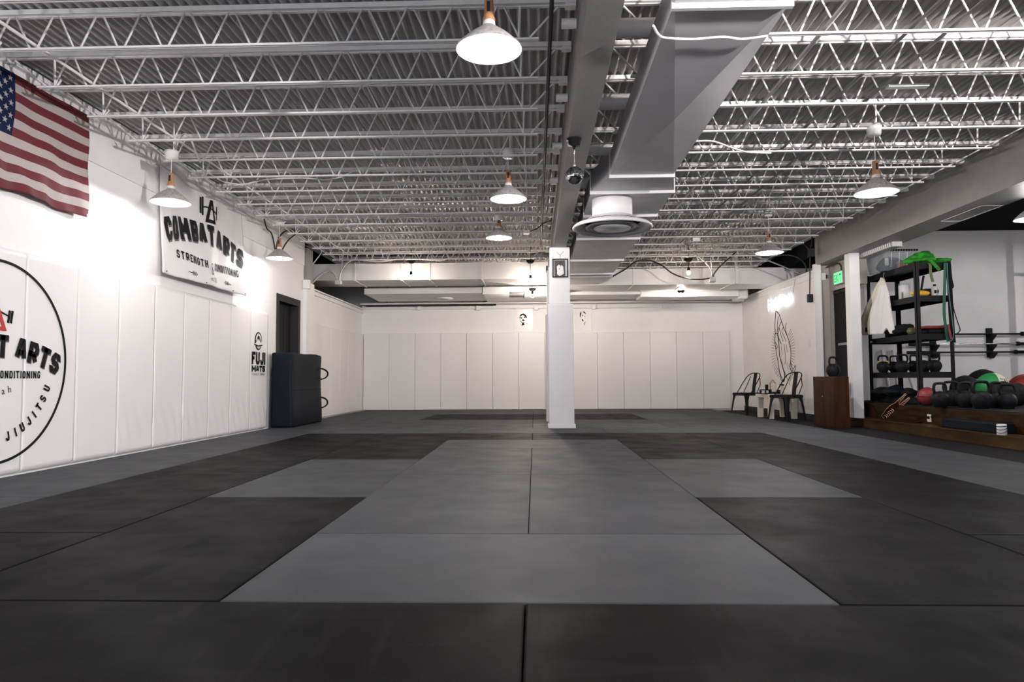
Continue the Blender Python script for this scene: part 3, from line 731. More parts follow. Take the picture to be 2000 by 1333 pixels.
# ================================================================== MIRROR BALL
c = onY(1122, 343, 5.55)
t = thing('mirror_ball', 'small mirror ball hanging on a chain under the central girder', 'mirror ball', c)
b = MB(); r = .073
for i in range(20):
    a0, a1 = PI*i/20-PI/2, PI*(i+1)/20-PI/2; n = max(4, round(38*math.cos((a0+a1)/2)))
    for j in range(n):
        q0, q1 = 2*PI*(j+.04)/n, 2*PI*(j+.96)/n; rr = r*(1+random.uniform(-.006, .006))
        P4 = [Vector((math.cos(q)*math.cos(a), math.sin(q)*math.cos(a), math.sin(a)))*rr for a, q in ((a0+.006, q0), (a0+.006, q1), (a1-.006, q1), (a1-.006, q0))]
        k = Vector((random.uniform(-1, 1), random.uniform(-1, 1), random.uniform(-1, 1)))*.0006
        P4[0] += k; P4[2] -= k
        b.add(P4, [(0, 1, 2), (0, 2, 3)])
b.build('mirror_tiles', 'mirror', t)
MB().sphere((0, 0, 0), r*.985, 24).build('ball_core', 'ball_body', t)
MB().lathe([(0, r), (.012, r), (.012, r+.015), (0, r+.015)], 10).build('cap', 'galv', t)
pts = [(.004*math.sin(i*2.1), .004*math.cos(i*2.1), r+.012+i*(2.575-c.z-r-.012)/30) for i in range(31)]
MB().tube(pts, .0028, 5).build('chain', 'chrome', t)
zz = 2.66-c.z
MB().lathe([(0, zz), (.062, zz), (.062, zz-.012), (.052, zz-.014), (.050, zz-.055), (.018, zz-.06), (.008, zz-.085), (0, zz-.085)], 24).build('motor', 'black_plastic', t)

# ================================================================== FLAG
t = thing('wall_flag', 'stars and stripes flag hanging on the left wall at the frame edge', 'flag', (-4.0, 5.3, 2.15))
def flagf(u, v):
    y = 4.50+1.50*u; z = 3.10-.925*v - .02*math.sin(u*PI)*(1-v)
    wv = .012*math.sin(u*17+v*5) + .009*math.sin(v*11-u*9+1) + .006*math.sin(u*41-v*13)*v
    return Vector((-4.0+.02+wv*(.35+.9*v), y + .008*math.sin(v*9), z + .010*math.sin(u*11+2)*v + .004*math.sin(u*31)*v))
def fcol(u, v):
    if u < .4 and v < 7/13: return 2
    return 0 if int(v*13) % 2 == 0 else 1
solid(MB().grid(flagf, 120, 78, mfn=fcol).build('cloth', ['flag_red', 'flag_white', 'flag_blue'], t, True), .002)
b = MB()
for r_ in range(9):
    for q in range(6 if r_ % 2 == 0 else 5):
        u0 = .4*((q*2+1+(r_ % 2))/12); v0 = (7/13)*((r_+1)/10)
        pl_ = []
        for k in range(10):
            rr = .028 if k % 2 == 0 else .011; a = PI/2+k*PI/5
            pl_.append((u0+rr*math.cos(a)/1.5*.95, v0-rr*math.sin(a)/.925*.95))
        b.prism(pl_, lambda u, v, h: flagf(u, v)+Vector((h, 0, 0)), .004, .006)
b.build('stars', 'flag_white', t, True)
gm = MB().lathe([(0, 0), (.013, 0), (.013, .004), (0, .005)], 14, (0, 0, 0), 0, 'x').build('grommet', 'white_plastic', t)
gm.location = flagf(.985, .985) + Vector((.006, 0, 0)) - t.location

# ================================================================== BANNER
t = thing('wall_banner', 'white gym banner hung on the left wall behind a pendant lamp', 'banner', (-4.0, 8.3, 1.86))
def banf(u, v, h=0):
    """u,v metres: u along the wall from the banner centre, v height"""
    y = 8.30+u; s = max(0, min(1, (3.04-v)/1.18))
    x = -4.015 + .12*s**2*(1-.3*abs(u)) + .016*math.sin(u*6+.8+2.2*s)*(1-.25*s) + .010*math.sin(u*13-2+5*s)
    e = min(1, (1.02-abs(u))/.2)
    x = max(x, -4.03)
    sag = .05*math.exp(-((u+.25)/.35)**2)*(1-s) + .03*math.exp(-((u-.7)/.25)**2)*(1-s)
    fl = -.06*s**3 if u < 0 else .0
    return Vector((x+h, y + fl*abs(u), v - sag))
solid(MB().grid(lambda a, b_: banf(-1.07+2.10*a, 3.04-1.18*b_), 80, 50).build('cloth', 'banner', t, True), .0015)
R2 = 2.9
def arc(s): a = s/R2; return (R2*math.sin(a)-.02, 2.285 - R2 + R2*math.cos(a) + .10, -a)
b = MB(); block_text(b, 'COMBAT ARTS', lambda u, v: banf(u, v, .010), .26, .62, .24, .10, place=arc, total=1.93, space=.34)
b.build('headline_lettering', 'ink', t, True)
b = MB(); block_text(b, 'COMBAT ARTS', lambda u, v: banf(u+.014, v-.018, .006), .26, .62, .27, .10, place=arc, total=1.93, space=.34)
b.build('lettering_shadow', 'ink_soft', t, True)
b.build('lettering_shadow', 'ink_soft', t, True) if 0 else None
b = MB(); block_text(b, 'STRENGTH', lambda u, v: banf(u-.42, v+2.085-.02*u, .009), .095, .6, .2, .22, total=.62)
lettering(b, '&', lambda u, v: banf(u-.01, v+2.00, .010), .17, .55, .1, -.01, cuts=2)
block_text(b, 'CONDITIONING', lambda u, v: banf(u+.45, v+2.085+.03*u, .009), .095, .5, .19, .16, total=.70)
b.build('subline_lettering', 'ink', t, True); b = MB()
lettering(b, 'est. 2015', lambda u, v: banf(u+.02, v+1.925, .007), .06, .7, .12, 0, cuts=1)
b.build('date_lettering', 'ink', t, True)
for sg in (-1, 1):
    x0 = sg*.42; b = MB()
    b.prism([(x0, 1.955), (x0+sg*.13, 1.955), (x0+sg*.13, 1.963), (x0, 1.963)], lambda u, v, h: banf(u, v, h), .004, .006)
    for k in range(3):
        q = x0-sg*(.0+k*.035)
        b.prism([(q, 1.959), (q+sg*.03, 1.985), (q+sg*.036, 1.98), (q+sg*.012, 1.959), (q+sg*.036, 1.938), (q+sg*.03, 1.933)], lambda u, v, h: banf(u, v, h), .004, .006)
    b.build('arrow', 'ink', t, True)
b = MB()
# barbell and triangle emblem
def poly(b, pts): b.prism([(u_*.78-.02, 2.665+(v_-2.49)*.78) for u_, v_ in pts], lambda u, v, h: banf(u, v, h), .004, .007)
poly(b, [(-.04, 2.50), (.12, 2.88), (.19, 2.88), (.06, 2.56), (.24, 2.56), (.24, 2.50)]); poly(b, [(.15, 2.88), (.19, 2.88), (.28, 2.50), (.22, 2.50)])
b.build('triangle_emblem', 'ink', t, True); b = MB()
poly(b, [(-.21, 2.62), (-.16, 2.62), (-.16, 2.88), (-.21, 2.88)]); poly(b, [(-.14, 2.60), (-.09, 2.60), (-.09, 2.90), (-.14, 2.90)])
for k in range(8):
    u0 = -.09+k*.05; u1 = u0+.052; f = lambda u: 2.75-.9*(u-.02)**2
    poly(b, [(u0, f(u0)-.012), (u1, f(u1)-.012), (u1, f(u1)+.012), (u0, f(u0)+.012)])
poly(b, [(.30, 2.58), (.33, 2.58), (.33, 2.80), (.30, 2.80)])
b.build('barbell_emblem', 'ink', t, True)
b = MB()
for u, v in ((-.98, 1.89), (-.2, 1.88), (.6, 1.885), (.97, 1.89)): b.sphere(banf(u, v, .004), .008, 8)
b.build('eyelets', 'ink', t, True)

# ================================================================== ROUND EMBLEM ON THE PADS
CY, CZ, CR = 5.04, .868, .767
t = thing('wall_emblem', 'huge round black gym emblem printed across the left wall pads, cut by the frame', 'emblem', (-3.995, CY, CZ))
def padx(y, z, h=0): return Vector((-3.9985+.0042+h, y, z))
b = MB(); n = 120
for i in range(n):
    a0, a1 = 2*PI*i/n, 2*PI*(i+1)/n
    b.prism([(CY+rr*math.cos(a), CZ+rr*math.sin(a)) for rr, a in ((CR-.02, a0), (CR, a0), (CR, a1), (CR-.02, a1))], padx, -.003, .0015)
b.build('ring', 'ink', t, True)
R3 = 1.65
def arc3(s): a = s/R3; return (CY + R3*math.sin(a), .90 + R3*math.cos(a)-R3, -a)
b = MB(); block_text(b, 'COMBAT ARTS', lambda u, v: padx(u, v, .001), .172, .68, .25, .10, place=arc3, total=1.33, space=.34); b.build('lettering', 'ink', t, True)
b = MB(); block_text(b, 'COMBAT ARTS', lambda u, v: padx(u+.006, v-.008, 0), .172, .68, .27, .10, place=arc3, total=1.33, space=.34); b.build('lettering_shadow', 'ink_soft', t, True)
b = MB(); block_text(b, 'STRENGTH & CONDITIONING', lambda u, v: padx(CY+u, v+.742, .001), .058, .55, .2, .17, total=.92, space=.4)
b.build('subline_lettering', 'ink', t, True); b = MB()
for ch, py, pz, an in (('U', 4.92, .655, -.25), ('t', 5.055, .637, 0), ('a', 5.115, .642, .12), ('h', 5.18, .655, .22)):
    lettering(b, ch, lambda u, v: padx(u, v, .001), .055, .9, .1, 0, place=lambda s: (py, pz-.02, an))
b.build('town_lettering', 'ink', t, True); b = MB()
for k, ch in enumerate('RJIUJITSU'):
    th = math.radians((-93, -77, -68.5, -61, -53, -45.5, -38, -30, -21)[k])
    block_text(b, ch, lambda u, v: padx(u, v, .001), .072, .6, .22, place=lambda s: (CY+.615*math.cos(th), CZ+.615*math.sin(th), th+PI/2))
b.build('curved_lettering', 'ink', t, True); b = MB()
for q in (0, .028):
    b.prism([(5.13+q, 1.165), (5.148+q, 1.16), (5.163+q, 1.255), (5.145+q, 1.26)], padx, -.003, .0015)
b.prism([(5.06, 1.235), (5.135, 1.212), (5.135, 1.222), (5.06, 1.248)], padx, -.003, .0015)
b.build('barbell_emblem', 'ink', t, True)
b = MB()
o_ = [(4.86, 1.10), (5.125, 1.10), (5.0, 1.38)]; i_ = [(4.90, 1.13), (5.08, 1.13), (4.998, 1.30)]
for k in range(3): b.prism([o_[k], o_[(k+1) % 3], i_[(k+1) % 3], i_[k]], padx, -.003, .002)
b.build('red_triangle', 'logo_red', t, True)

# maker's mark
t = thing('wall_emblem', 'small black mat maker mark printed on the last left wall pad beside the crash mat', 'emblem', (-3.995, 9.95, .8))
b = MB(); f = lambda u, v: padx(u, v, .001)
block_text(b, 'FUJI', lambda u, v: f(9.95+u, .945+v), .182, .68, .26, .05, total=.50)
block_text(b, 'MATS', lambda u, v: f(9.95+u, .838+v), .092, 1.15, .3, .06, total=.48)
lettering(b, '+ FACILITY DESIGN', lambda u, v: f(9.95+u, .790+v), .030, 1.0, .08, .0, total=.46)
def ell(cy, cz, ry, rz, a0, a1, w0, w1, n=18):
    for i in range(n):
        q0, q1 = a0+(a1-a0)*i/n, a0+(a1-a0)*(i+1)/n; ww = lambda i: w0+(w1-w0)*i/n
        b.prism([(cy+(ry-ww(i))*math.cos(q0), cz+(rz-ww(i))*math.sin(q0)), (cy+ry*math.cos(q0), cz+rz*math.sin(q0)), (cy+ry*math.cos(q1), cz+rz*math.sin(q1)), (cy+(ry-ww(i+1))*math.cos(q1), cz+(rz-ww(i+1))*math.sin(q1))], padx, -.003, .0015)
ell(9.93, 1.29, .125, .125, -.1, PI+.35, .003, .03); ell(9.93, 1.245, .105, .09, PI+.35, 2*PI-.3, .028, .008)
b.prism([(9.79, 1.225), (9.93, 1.205), (10.07, 1.222), (10.07, 1.238), (9.93, 1.22), (9.79, 1.24)], padx, -.003, .0015)
b.prism([(9.83, 1.25), (9.92, 1.36), (9.95, 1.36), (10.03, 1.26), (9.95, 1.33), (9.93, 1.305), (9.91, 1.33)], padx, -.003, .0015)
b.build('print', 'ink', t, True)

# ================================================================== CRASH MAT
t = thing('crash_mat', 'thick folded dark navy crash mat standing against the left wall', 'crash mat', (-3.8, 11.1, 0))
bm = bmesh.new(); bmesh.ops.create_cube(bm, size=1)
for v in bm.verts: v.co = Vector((-3.985 if v.co.x < 0 else -3.66, 10.38 if v.co.y < 0 else 11.88, .0 if v.co.z < 0 else 1.125))
bmesh.ops.bevel(bm, geom=list(bm.edges), offset=.04, segments=3, profile=.6, affect='EDGES')
bmesh.ops.subdivide_edges(bm, edges=[e for e in bm.edges if e.calc_length() > .5], cuts=6, use_grid_fill=True)
def soft(c):
    s = (c.z/1.12); c = c.copy()
    if c.z > 1.0: c.z += .03*math.sin((c.y-10.38)/1.5*PI)*.6 + .012*math.cos((c.y-10.4)*5)
    c.y += -.03*s if c.y > 11.1 else .02*s
    c.x += .012*math.sin(c.z*5+1)*(1 if c.x > -3.8 else 0)
    return c
MB().bm(bm, 0, True, soft).build('mat_body', 'navy_vinyl', t, True)
MB().box((-3.67, 10.42, .56), (-3.655, 11.84, .566)).build('fold_seam', 'ink', t, True)
for z in (.33, .82):
    pts = [(-3.665, 11.83, z-.09), (-3.62, 11.88, z-.075), (-3.575, 11.9, z-.03), (-3.575, 11.9, z+.03), (-3.62, 11.88, z+.075), (-3.665, 11.83, z+.09)]
    MB().strap(spline(pts, 4), .035, .02, (0, 1, .1)).build('handle', 'ink', t, True)

# ================================================================== COLUMN PICTURE
c0 = onY(1094, 524, 10.19)
t = thing('framed_photo', 'small black framed photo of a person in a white uniform hung on the column', 'framed photo', (c0.x, 10.19, c0.z-.14))
W, H = .113, .138; z0 = .14
for a, bb in (((-W, -.012, z0-H), (-W+.014, .006, z0+H)), ((W-.014, -.012, z0-H), (W, .006, z0+H)), ((-W, -.012, z0-H), (W, .006, z0-H+.014)), ((-W, -.012, z0+H-.014), (W, .006, z0+H))):
    MB().box(a, bb).build('frame_bar', 'black_plastic', t)
MB().box((-W+.01, -.002, z0-H+.01), (W-.01, .004, z0+H-.01)).build('mount', 'paper', t)
MB().box((-.082, -.004, z0-.122), (.074, -.001, z0+.115)).build('photo', 'photo_bg', t)
fn = lambda u, v, h: Vector((u, -.004-h, z0+v))
b = MB().prism([(-.045, -.03), (-.05, .02), (-.025, .05), (-.005, .045), (.02, .05), (.045, .02), (.05, -.04), (.055, -.08), (.03, -.10), (-.01, -.12), (-.045, -.09)], fn, 0, .002); b.build('printed_jacket', 'gi_light', t)
MB().prism([(.005+.02*math.cos(q*PI/6), .075+.026*math.sin(q*PI/6)) for q in range(12)], fn, 0, .0025).prism([(-.002, .05), (.02, .05), (.012, .02)], fn, .001, .003).prism([(-.02, -.01), (-.005, -.004), (-.01, -.02)], fn, .001, .003).build('printed_face', 'skin_dark', t)
MB().tube([(-.06, .012, z0+.255), (-.0, .008, z0+.19), (0, .004, z0+H-.005)], .0025, 5).tube([(.06, .012, z0+.255), (.0, .008, z0+.19)], .0025, 5).build('hanging_wire', 'ink_soft', t)

# posters with stencilled heads on the back wall
def poster(px0, px1, py0, py1, label, kind):
    a = onY(px0, py1, 16.49); d = onY(px1, py0, 16.49)
    t = thing('wall_poster', label, 'poster', (a.x, 16.51, a.z), 0, 'posters on the back wall')
    w_, h_ = d.x-a.x, d.z-a.z
    MB().box((0, -.012, 0), (w_, .0, h_)).build('sheet', 'paper', t)
    MB().box((-.006, -.008, -.006), (w_+.006, 0, h_+.006)).build('backing', 'wall_paint', t)
    g = lambda u, v, h: Vector((u*w_, -.0125-h, (1-v)*h_)); b = MB()
    for pl_ in kind: b.prism(pl_, g, 0, .0015)
    b.build('stencil_head', 'ink', t)
head1 = [[(.30, .32), (.36, .25), (.5, .22), (.62, .27), (.70, .38), (.66, .44), (.58, .34), (.46, .29), (.34, .34), (.32, .46), (.29, .42)],
         [(.33, .40), (.42, .38), (.45, .42), (.40, .44), (.35, .43)], [(.5, .37), (.6, .36), (.62, .40), (.54, .41)],
         [(.42, .52), (.47, .46), (.50, .47), (.55, .50), (.62, .53), (.52, .54), (.46, .56)], [(.30, .42), (.33, .50), (.38, .58), (.48, .62), (.60, .60), (.52, .66), (.42, .64), (.33, .56)],
         [(.42, .63), (.52, .65), (.58, .72), (.50, .72), (.46, .74), (.35, .74), (.42, .70)], [(.66, .62), (.74, .68), (.73, .71), (.66, .65)]]
head2 = [[(.32, .24), (.42, .19), (.40, .30), (.36, .38), (.35, .46), (.31, .40)], [(.5, .20), (.58, .18), (.66, .24), (.70, .30), (.62, .26), (.55, .24)],
         [(.44, .32), (.52, .33), (.5, .37), (.44, .36)], [(.58, .38), (.66, .38), (.62, .42)], [(.42, .52), (.5, .50), (.55, .58), (.48, .60)], [(.62, .62), (.66, .60), (.60, .76), (.56, .76)]]
poster(1004.5, 1040, 602.5, 648, 'pale poster with a stencilled moustached head, on the back wall left of the column', head1)
poster(1123, 1154, 600, 647, 'pale poster with a fainter stencilled head, on the back wall right of the column', head2)

# ================================================================== CABLES
def cpx(name, px, fn, r, m, label): return cable(name, [fn(*p) for p in px], r, m, label)
fx = lambda v: (lambda x, y: onX(x, y, v)); fy = lambda v: (lambda x, y: onY(x, y, v)); fz = lambda v: (lambda x, y: onZ(x, y, v))
cpx('cable', [(516, 428), (521, 446), (531, 458), (537, 487)], fx(-3.97), .011, 'cable_dark', 'dark cable coming down from the ceiling left of the small left lamp')
cpx('cable', [(539, 489), (544, 466), (560, 451), (586, 456)], fx(-3.96), .011, 'cable_dark', 'dark cable arching over the small left lamp')
cpx('cable', [(549, 492), (562, 471), (580, 456), (592, 452)], fx(-3.95), .011, 'cable_dark', 'dark cable rising right of the small left lamp')
cpx('cable', [(378, 319), (419, 345), (441, 356), (475, 360), (520, 351), (587, 348), (639, 351), (673, 343), (700, 327)], fy(7.62), .009, 'cable_white', 'white cable sagging between joists above the banner')
cpx('cable', [(344, 292), (350, 270), (362, 262), (374, 276), (384, 300), (392, 318)], fy(6.6), .009, 'cable_white', 'white cable looping out of the left lamp ceiling box')
cpx('cable', [(1276, 50), (1289, 70), (1313, 75), (1360, 76), (1412, 72), (1450, 76), (1500, 70)], fz(2.615), .007, 'cable_white', 'white cable strung under the near end of the duct')
cpx('cable', [(625, 486), (627.5, 493.5), (617, 508.5), (606.5, 523.5), (603, 544.5)], fy(12.5), .011, 'cable_white', 'pale cable dropping from the ceiling to the corner boxes')
cpx('cable', [(609, 555), (624.5, 538.5), (644, 529.5), (654.5, 537), (658, 547.5)], fy(13.1), .014, 'cable_white', 'pale cable arching from the corner to the duct box')
cpx('cable', [(662, 547.5), (668, 528), (681.5, 511.5), (700, 508), (740, 511), (775, 507), (807, 506), (862, 509), (887, 505), (1037, 504)], fy(13.1), .014, 'cable_white', 'long white cable running along the back left duct')
cpx('cable', [(664, 547.5), (670, 498), (671, 486)], fy(13.1), .012, 'cable_white', 'straight pale cable rising from the duct box')
cpx('cable', [(1197, 540), (1222, 525.6), (1242, 511), (1265, 508.5), (1290, 517), (1313, 534), (1341, 544), (1367.5, 546), (1386, 544)], fy(13.0), .014, 'cable_dark', 'dark cable sagging from the duct to the box on the back right duct')
cpx('cable', [(1343, 485), (1361, 499), (1378, 513), (1389, 528), (1390, 542)], fy(13.1), .013, 'galv', 'grey conduit bending down left of the box on the back right duct')
cpx('cable', [(1393, 542), (1395, 534.5), (1405, 522), (1422, 506.5), (1439, 491)], fy(13.1), .013, 'cable_dark', 'dark cable bending away right of the box on the back right duct')
cpx('cable', [(1388, 486), (1389, 510), (1391.5, 540)], fy(13.15), .010, 'cable_white', 'thin pale cable dropping straight to the box on the back right duct')
cpx('cable', [(1440, 489), (1470, 500), (1502, 510), (1571, 538.5)], fy(12.9), .012, 'galv', 'straight grey conduit slanting down to the mural wall')
cpx('cable', [(1501, 507), (1522.6, 499), (1546, 499.7), (1563, 506.7), (1573.7, 520.6), (1575, 536)], fy(12.7), .013, 'cable_dark', 'dark cable curving over the small right lamp to the wall top')
cpx('conduit', [(1582, 486), (1582, 530), (1581.5, 578)], fy(12.1), .011, 'cable_dark', 'dark conduit down the end of the mural wall')
cpx('cable', [(1586, 463), (1585, 476), (1582.5, 487)], fy(12.1), .009, 'cable_dark', 'short dark cable above the conduit splice')
cpx('cable', [(1540, 476), (1553.6, 473), (1569, 477), (1580, 488)], fy(12.1), .009, 'cable_dark', 'dark cable curving left from the conduit splice')
cpx('cable', [(1356.5, 276), (1392, 276), (1431, 289), (1460, 297), (1506, 299)], fy(6.3), .009, 'cable_white', 'white cable drooping beside the duct in the right bay')
cpx('cable', [(1035, 452), (1050, 446), (1062, 436), (1078, 430)], fy(9.8), .008, 'cable_dark', 'black cable from the small ceiling device to the girder')
cpx('cable', [(1709, 246), (1712, 226), (1722, 212), (1730, 205)], fy(6.25), .008, 'cable_white', 'white cable rising from the right lamp ceiling box')
def sbox(name, px, py, Y, w_, h_, d_, m, label, cat, edge=.008):
    c = onY(px, py, Y); o = MB().cbox((-w_/2, -d_/2, -h_/2), (w_/2, d_/2, h_/2), edge).build(name, m); o.location = c
    return tag(o, label, cat)
sbox('junction_box', 661, 552, 13.15, .12, .07, .09, 'white_plastic', 'white junction box on the back left duct', 'junction box')
sbox('junction_box', 1391, 546.5, 13.1, .11, .10, .09, 'galv', 'grey metal junction box in front of the back right duct', 'junction box')
sbox('junction_box', 599, 556, 12.0, .12, .16, .08, 'white_plastic', 'white junction box high on the corner pilaster', 'junction box')
sbox('junction_box', 1582, 583, 12.08, .09, .14, .07, 'frame_dark', 'dark outlet box at the foot of the wall conduit', 'junction box')
sbox('conduit_splice', 1584, 494, 12.08, .10, .14, .08, 'frame_dark', 'black cable splice high on the mural wall corner', 'splice')
sbox('ceiling_device', 1028, 454, 9.7, .09, .05, .09, 'white_plastic', 'small white device hanging left of the central girder', 'device')
sbox('junction_box', 1359, 468, 11.0, .12, .07, .09, 'white_plastic', 'small white box on the right bay joists beyond the diffuser', 'junction box')
sbox('strip_light', 1772, 169, 5.35, .31, .02, .06, 'white_plastic', 'white strip fitting under the right deck', 'light fitting', .004)
sbox('strip_light', 1526, 361, 8.9, .30, .03, .06, 'white_plastic', 'faint white strip fitting farther down the right bay', 'light fitting', .004)
# ================================================================== NEON SIGN AND MURAL
NX = 4.85
nz = lambda x, y: onX(1480+x/16.67, 560+y/16.67, NX)
t = thing('neon_sign', 'glowing white handwritten neon sign above the praying hands mural', 'neon sign', nz(700, 560))
b = MB()
for st in ([(345, 425), (338, 600), (362, 805)], [(352, 640), (400, 560), (425, 650), (470, 560), (485, 760)], [(490, 700), (540, 560), (560, 740)], [(592, 350), (575, 480), (580, 590), (640, 530)],
           [(725, 272), (708, 400), (715, 520), (760, 470)], [(792, 330), (785, 430), (800, 520), (850, 430), (868, 440)], [(860, 420), (880, 540), (895, 645)],
           [(880, 440), (930, 400), (960, 450), (985, 400)], [(1005, 225), (985, 330), (990, 430), (1060, 400)], [(640, 540), (680, 480), (720, 520)]):
    b.tube(spline([nz(*p) for p in st], 5), .0065, 8)
b.build('neon_tubes', 'neon', t, True)
b = MB()
for x, y in ((345, 500), (725, 400), (1000, 380)): p = nz(x, y); b.tube([p, (4.9, p.y, p.z)], .006, 6)
b.build('standoffs', 'clear_plastic', t, True)
MB().tube([onX(1549, 572, 4.885), onX(1551, 560, 4.885), onX(1553, 545, 4.885)], .003, 5).build('sign_wire', 'ink_soft', t, True)

t = thing('wall_mural', 'black line mural of two hands pressed together in an oval of short rays', 'mural', (4.9, 13.3, 1.2))
mz = lambda x, y: onX(1490+x/8.325, 600+y/8.325, 4.8985)
b = MB()
def stroke(pts, r=.006): b.tube(spline([mz(*p) for p in pts], 5), r, 5)
stroke([(212, 62), (203, 180), (198, 320), (202, 430), (196, 560), (212, 690), (245, 880), (275, 1060), (330, 1215)], .008)
stroke([(215, 65), (258, 110), (300, 220), (340, 340), (395, 470), (440, 600), (458, 760), (455, 900), (480, 1010)], .008)
stroke([(240, 440), (262, 600), (276, 800), (318, 960), (358, 1110), (345, 1215)], .010)
stroke([(250, 150), (236, 300), (245, 440)], .006); stroke([(300, 240), (262, 330), (245, 440)], .007); stroke([(262, 330), (300, 470), (330, 560)], .007)
stroke([(330, 330), (310, 400), (345, 480), (375, 560)], .006); stroke([(205, 430), (240, 440), (262, 520), (300, 600)], .009); stroke([(196, 560), (235, 640), (212, 690)], .008)
stroke([(300, 620), (315, 780)], .004); stroke([(345, 600), (362, 760), (360, 930)], .005); stroke([(385, 610), (395, 740)], .004); stroke([(420, 560), (432, 660)], .004)
stroke([(385, 262), (362, 340), (400, 480)], .005); stroke([(300, 850), (330, 960)], .004); stroke([(400, 900), (410, 1010)], .004)
stroke([(455, 900), (440, 970), (470, 1050), (525, 950), (440, 1130), (410, 1210)], .006); stroke([(525, 950), (530, 1010), (455, 1150), (430, 1270)], .006); stroke([(330, 1000), (380, 1120), (410, 1210)], .005)
stroke([(275, 1060), (290, 1170), (330, 1215), (360, 1110)], .006)
b.build('hands_drawing', 'ink', t, True)
b = MB()
for k in range(58):
    a = 2*PI*k/58; ca, sa = math.cos(a), math.sin(a)
    if sa < -.82 or (sa > .72 and ca > -.2) or sa > .93: continue
    r0 = .70 if ca < 0 else .68
    b.tube([mz(328+195*r0*ca, 715+470*(r0+.06)*sa), mz(328+195*ca, 715+470*sa)], .0042, 4)
b.build('rays', 'ink_soft', t, True)
for i, (x, y) in enumerate(((1580.5, 666), (1580.5, 675))):
    c = onX(x, y, 4.893); o = MB().box((-.008, -.035, -.035), (.0, .035, .035)).build('switch_plate', 'white_plastic'); o.location = c
    tag(o, '%s small white switch plate right of the mural' % ('upper' if i == 0 else 'lower'), 'switch plate', 'switch plates')

# ================================================================== CHAIRS
def make_chair(label):
    t = thing('metal_chair', label, 'chair', (0, 0, 0), 0, 'black metal chairs')
    s = .20
    b = MB(); bm = bmesh.new(); bmesh.ops.create_grid(bm, x_segments=8, y_segments=8, size=1)
    for v in bm.verts:
        x, y = v.co.x, v.co.y; v.co = Vector((x*(.185+.012*(1-y*y)), y*(.19+.01*(1-x*x)), .45-.008*(1-x*x)*(1-y*y)))
    b.bm(bm, 0, True)
    o = solid(b.build('seat', 'black_metal', t), .006)
    b = MB()
    for sx, sy in ((1, 1), (1, -1), (-1, 1), (-1, -1)):
        pass
    b.box((-.195, -.2, .405), (.195, -.194, .448)).box((-.195, .194, .405), (.195, .2, .448)).box((-.2, -.195, .405), (-.194, .195, .448)).box((.194, -.195, .405), (.2, .195, .448))
    # curved apron corners
    b.build('seat_apron', 'black_metal', t)
    for sx in (1, -1):
        for sy in (1, -1):
            a = Vector((sx*.185, sy*.185, .43)); e = Vector((sx*(.235 if sx > 0 else .235), sy*.225, 0)); b = MB()
            for (ww0, ww1, side) in ((.085, .032, (1, 0, 0)), (.085, .032, (0, 1, 0))):
                sd = Vector(side); inn = -sx if side[0] else -sy
                q = [a, a+sd*inn*ww0, a.lerp(e, .3)+sd*inn*.05, e+sd*inn*ww1, e]
                nrm = Vector((0, -sy, 0)) if side[0] else Vector((-sx, 0, 0))
                vs = q+[p+nrm*.004 for p in q]; n = len(q)
                b.add(vs, [tuple(range(n)), tuple(range(2*n-1, n-1, -1))]+[(i, (i+1) % n, n+(i+1) % n, n+i) for i in range(n)])
            b.build('leg', 'black_metal', t)
    # hoop back leaning to +x
    hoop = spline([(-.07, -.19, .45), (.10, -.19, .66), (.215, -.165, .80), (.262, -.08, .85), (.270, 0, .855), (.262, .08, .85), (.215, .165, .80), (.10, .19, .66), (-.07, .19, .45)], 6)
    MB().tube(hoop, .0095, 8).build('back_hoop', 'black_metal', t)
    sp = spline([(.19, 0, .45), (.205, 0, .55), (.235, 0, .70), (.268, 0, .85)], 5)
    MB().strap(sp, .09, .004, (0, 1, 0)).build('back_splat', 'black_metal', t)
    for sy in (-1, 1):
        MB().tube([(.10, sy*.185, .45), (.205, sy*.178, .62), (.25, sy*.12, .79)], .008, 6).build('back_stay', 'black_metal', t)
    MB().tube([(-.2, -.18, .4), (0, 0, .385), (.2, .18, .4)], .006, 6).tube([(-.2, .18, .4), (0, 0, .385), (.2, -.18, .4)], .006, 6).build('cross_brace', 'black_metal', t)
    return t
ch = make_chair('black metal cafe chair left of the white table, nearer the wall corner')
ch.location = (4.37, 14.55, -.04); ch.rotation_euler.z = .5
dup(ch, (4.49, 12.62, -.04), .5, 'black metal cafe chair in front of the white table, beside the brown cabinet')

# ================================================================== SIDE TABLE AND THINGS ON IT
t = thing('side_table', 'low white side table between the two black chairs', 'table', (4.55, 13.3, -.04))
MB().cbox((4.29, 12.98, .345), (4.84, 13.72, .415), .004).build('table_top', 'table_white', t, True)
for x in (4.31, 4.72):
    for y in (13.0, 13.6):
        MB().prism([(0, -.04), (.085, -.04), (.10, .345), (0, .345)], lambda u, v, h, x=x, y=y: Vector((x+(u if x < 4.5 else .10-u), y+h, v)), 0, .09).build('leg', 'table_white', t, True)
TZ = .416
def onT(px, y): c = onY(px, 760, y); return Vector((c.x, y, TZ))
c = onT(1489.5, 13.15); o = thing('candle_tin', 'small black boxed candle with a pale label at the left end of the white table', 'candle', c)
MB().cbox((-.05, -.04, 0), (.05, .04, .085), .005).build('box', 'black_plastic', o); MB().box((-.032, -.0415, .015), (.03, -.04, .068)).build('paper_label', 'paper', o)
c = onT(1498.5, 13.1); o = thing('coffee_canister', 'black canister with a small white tag standing on the white table', 'canister', c)
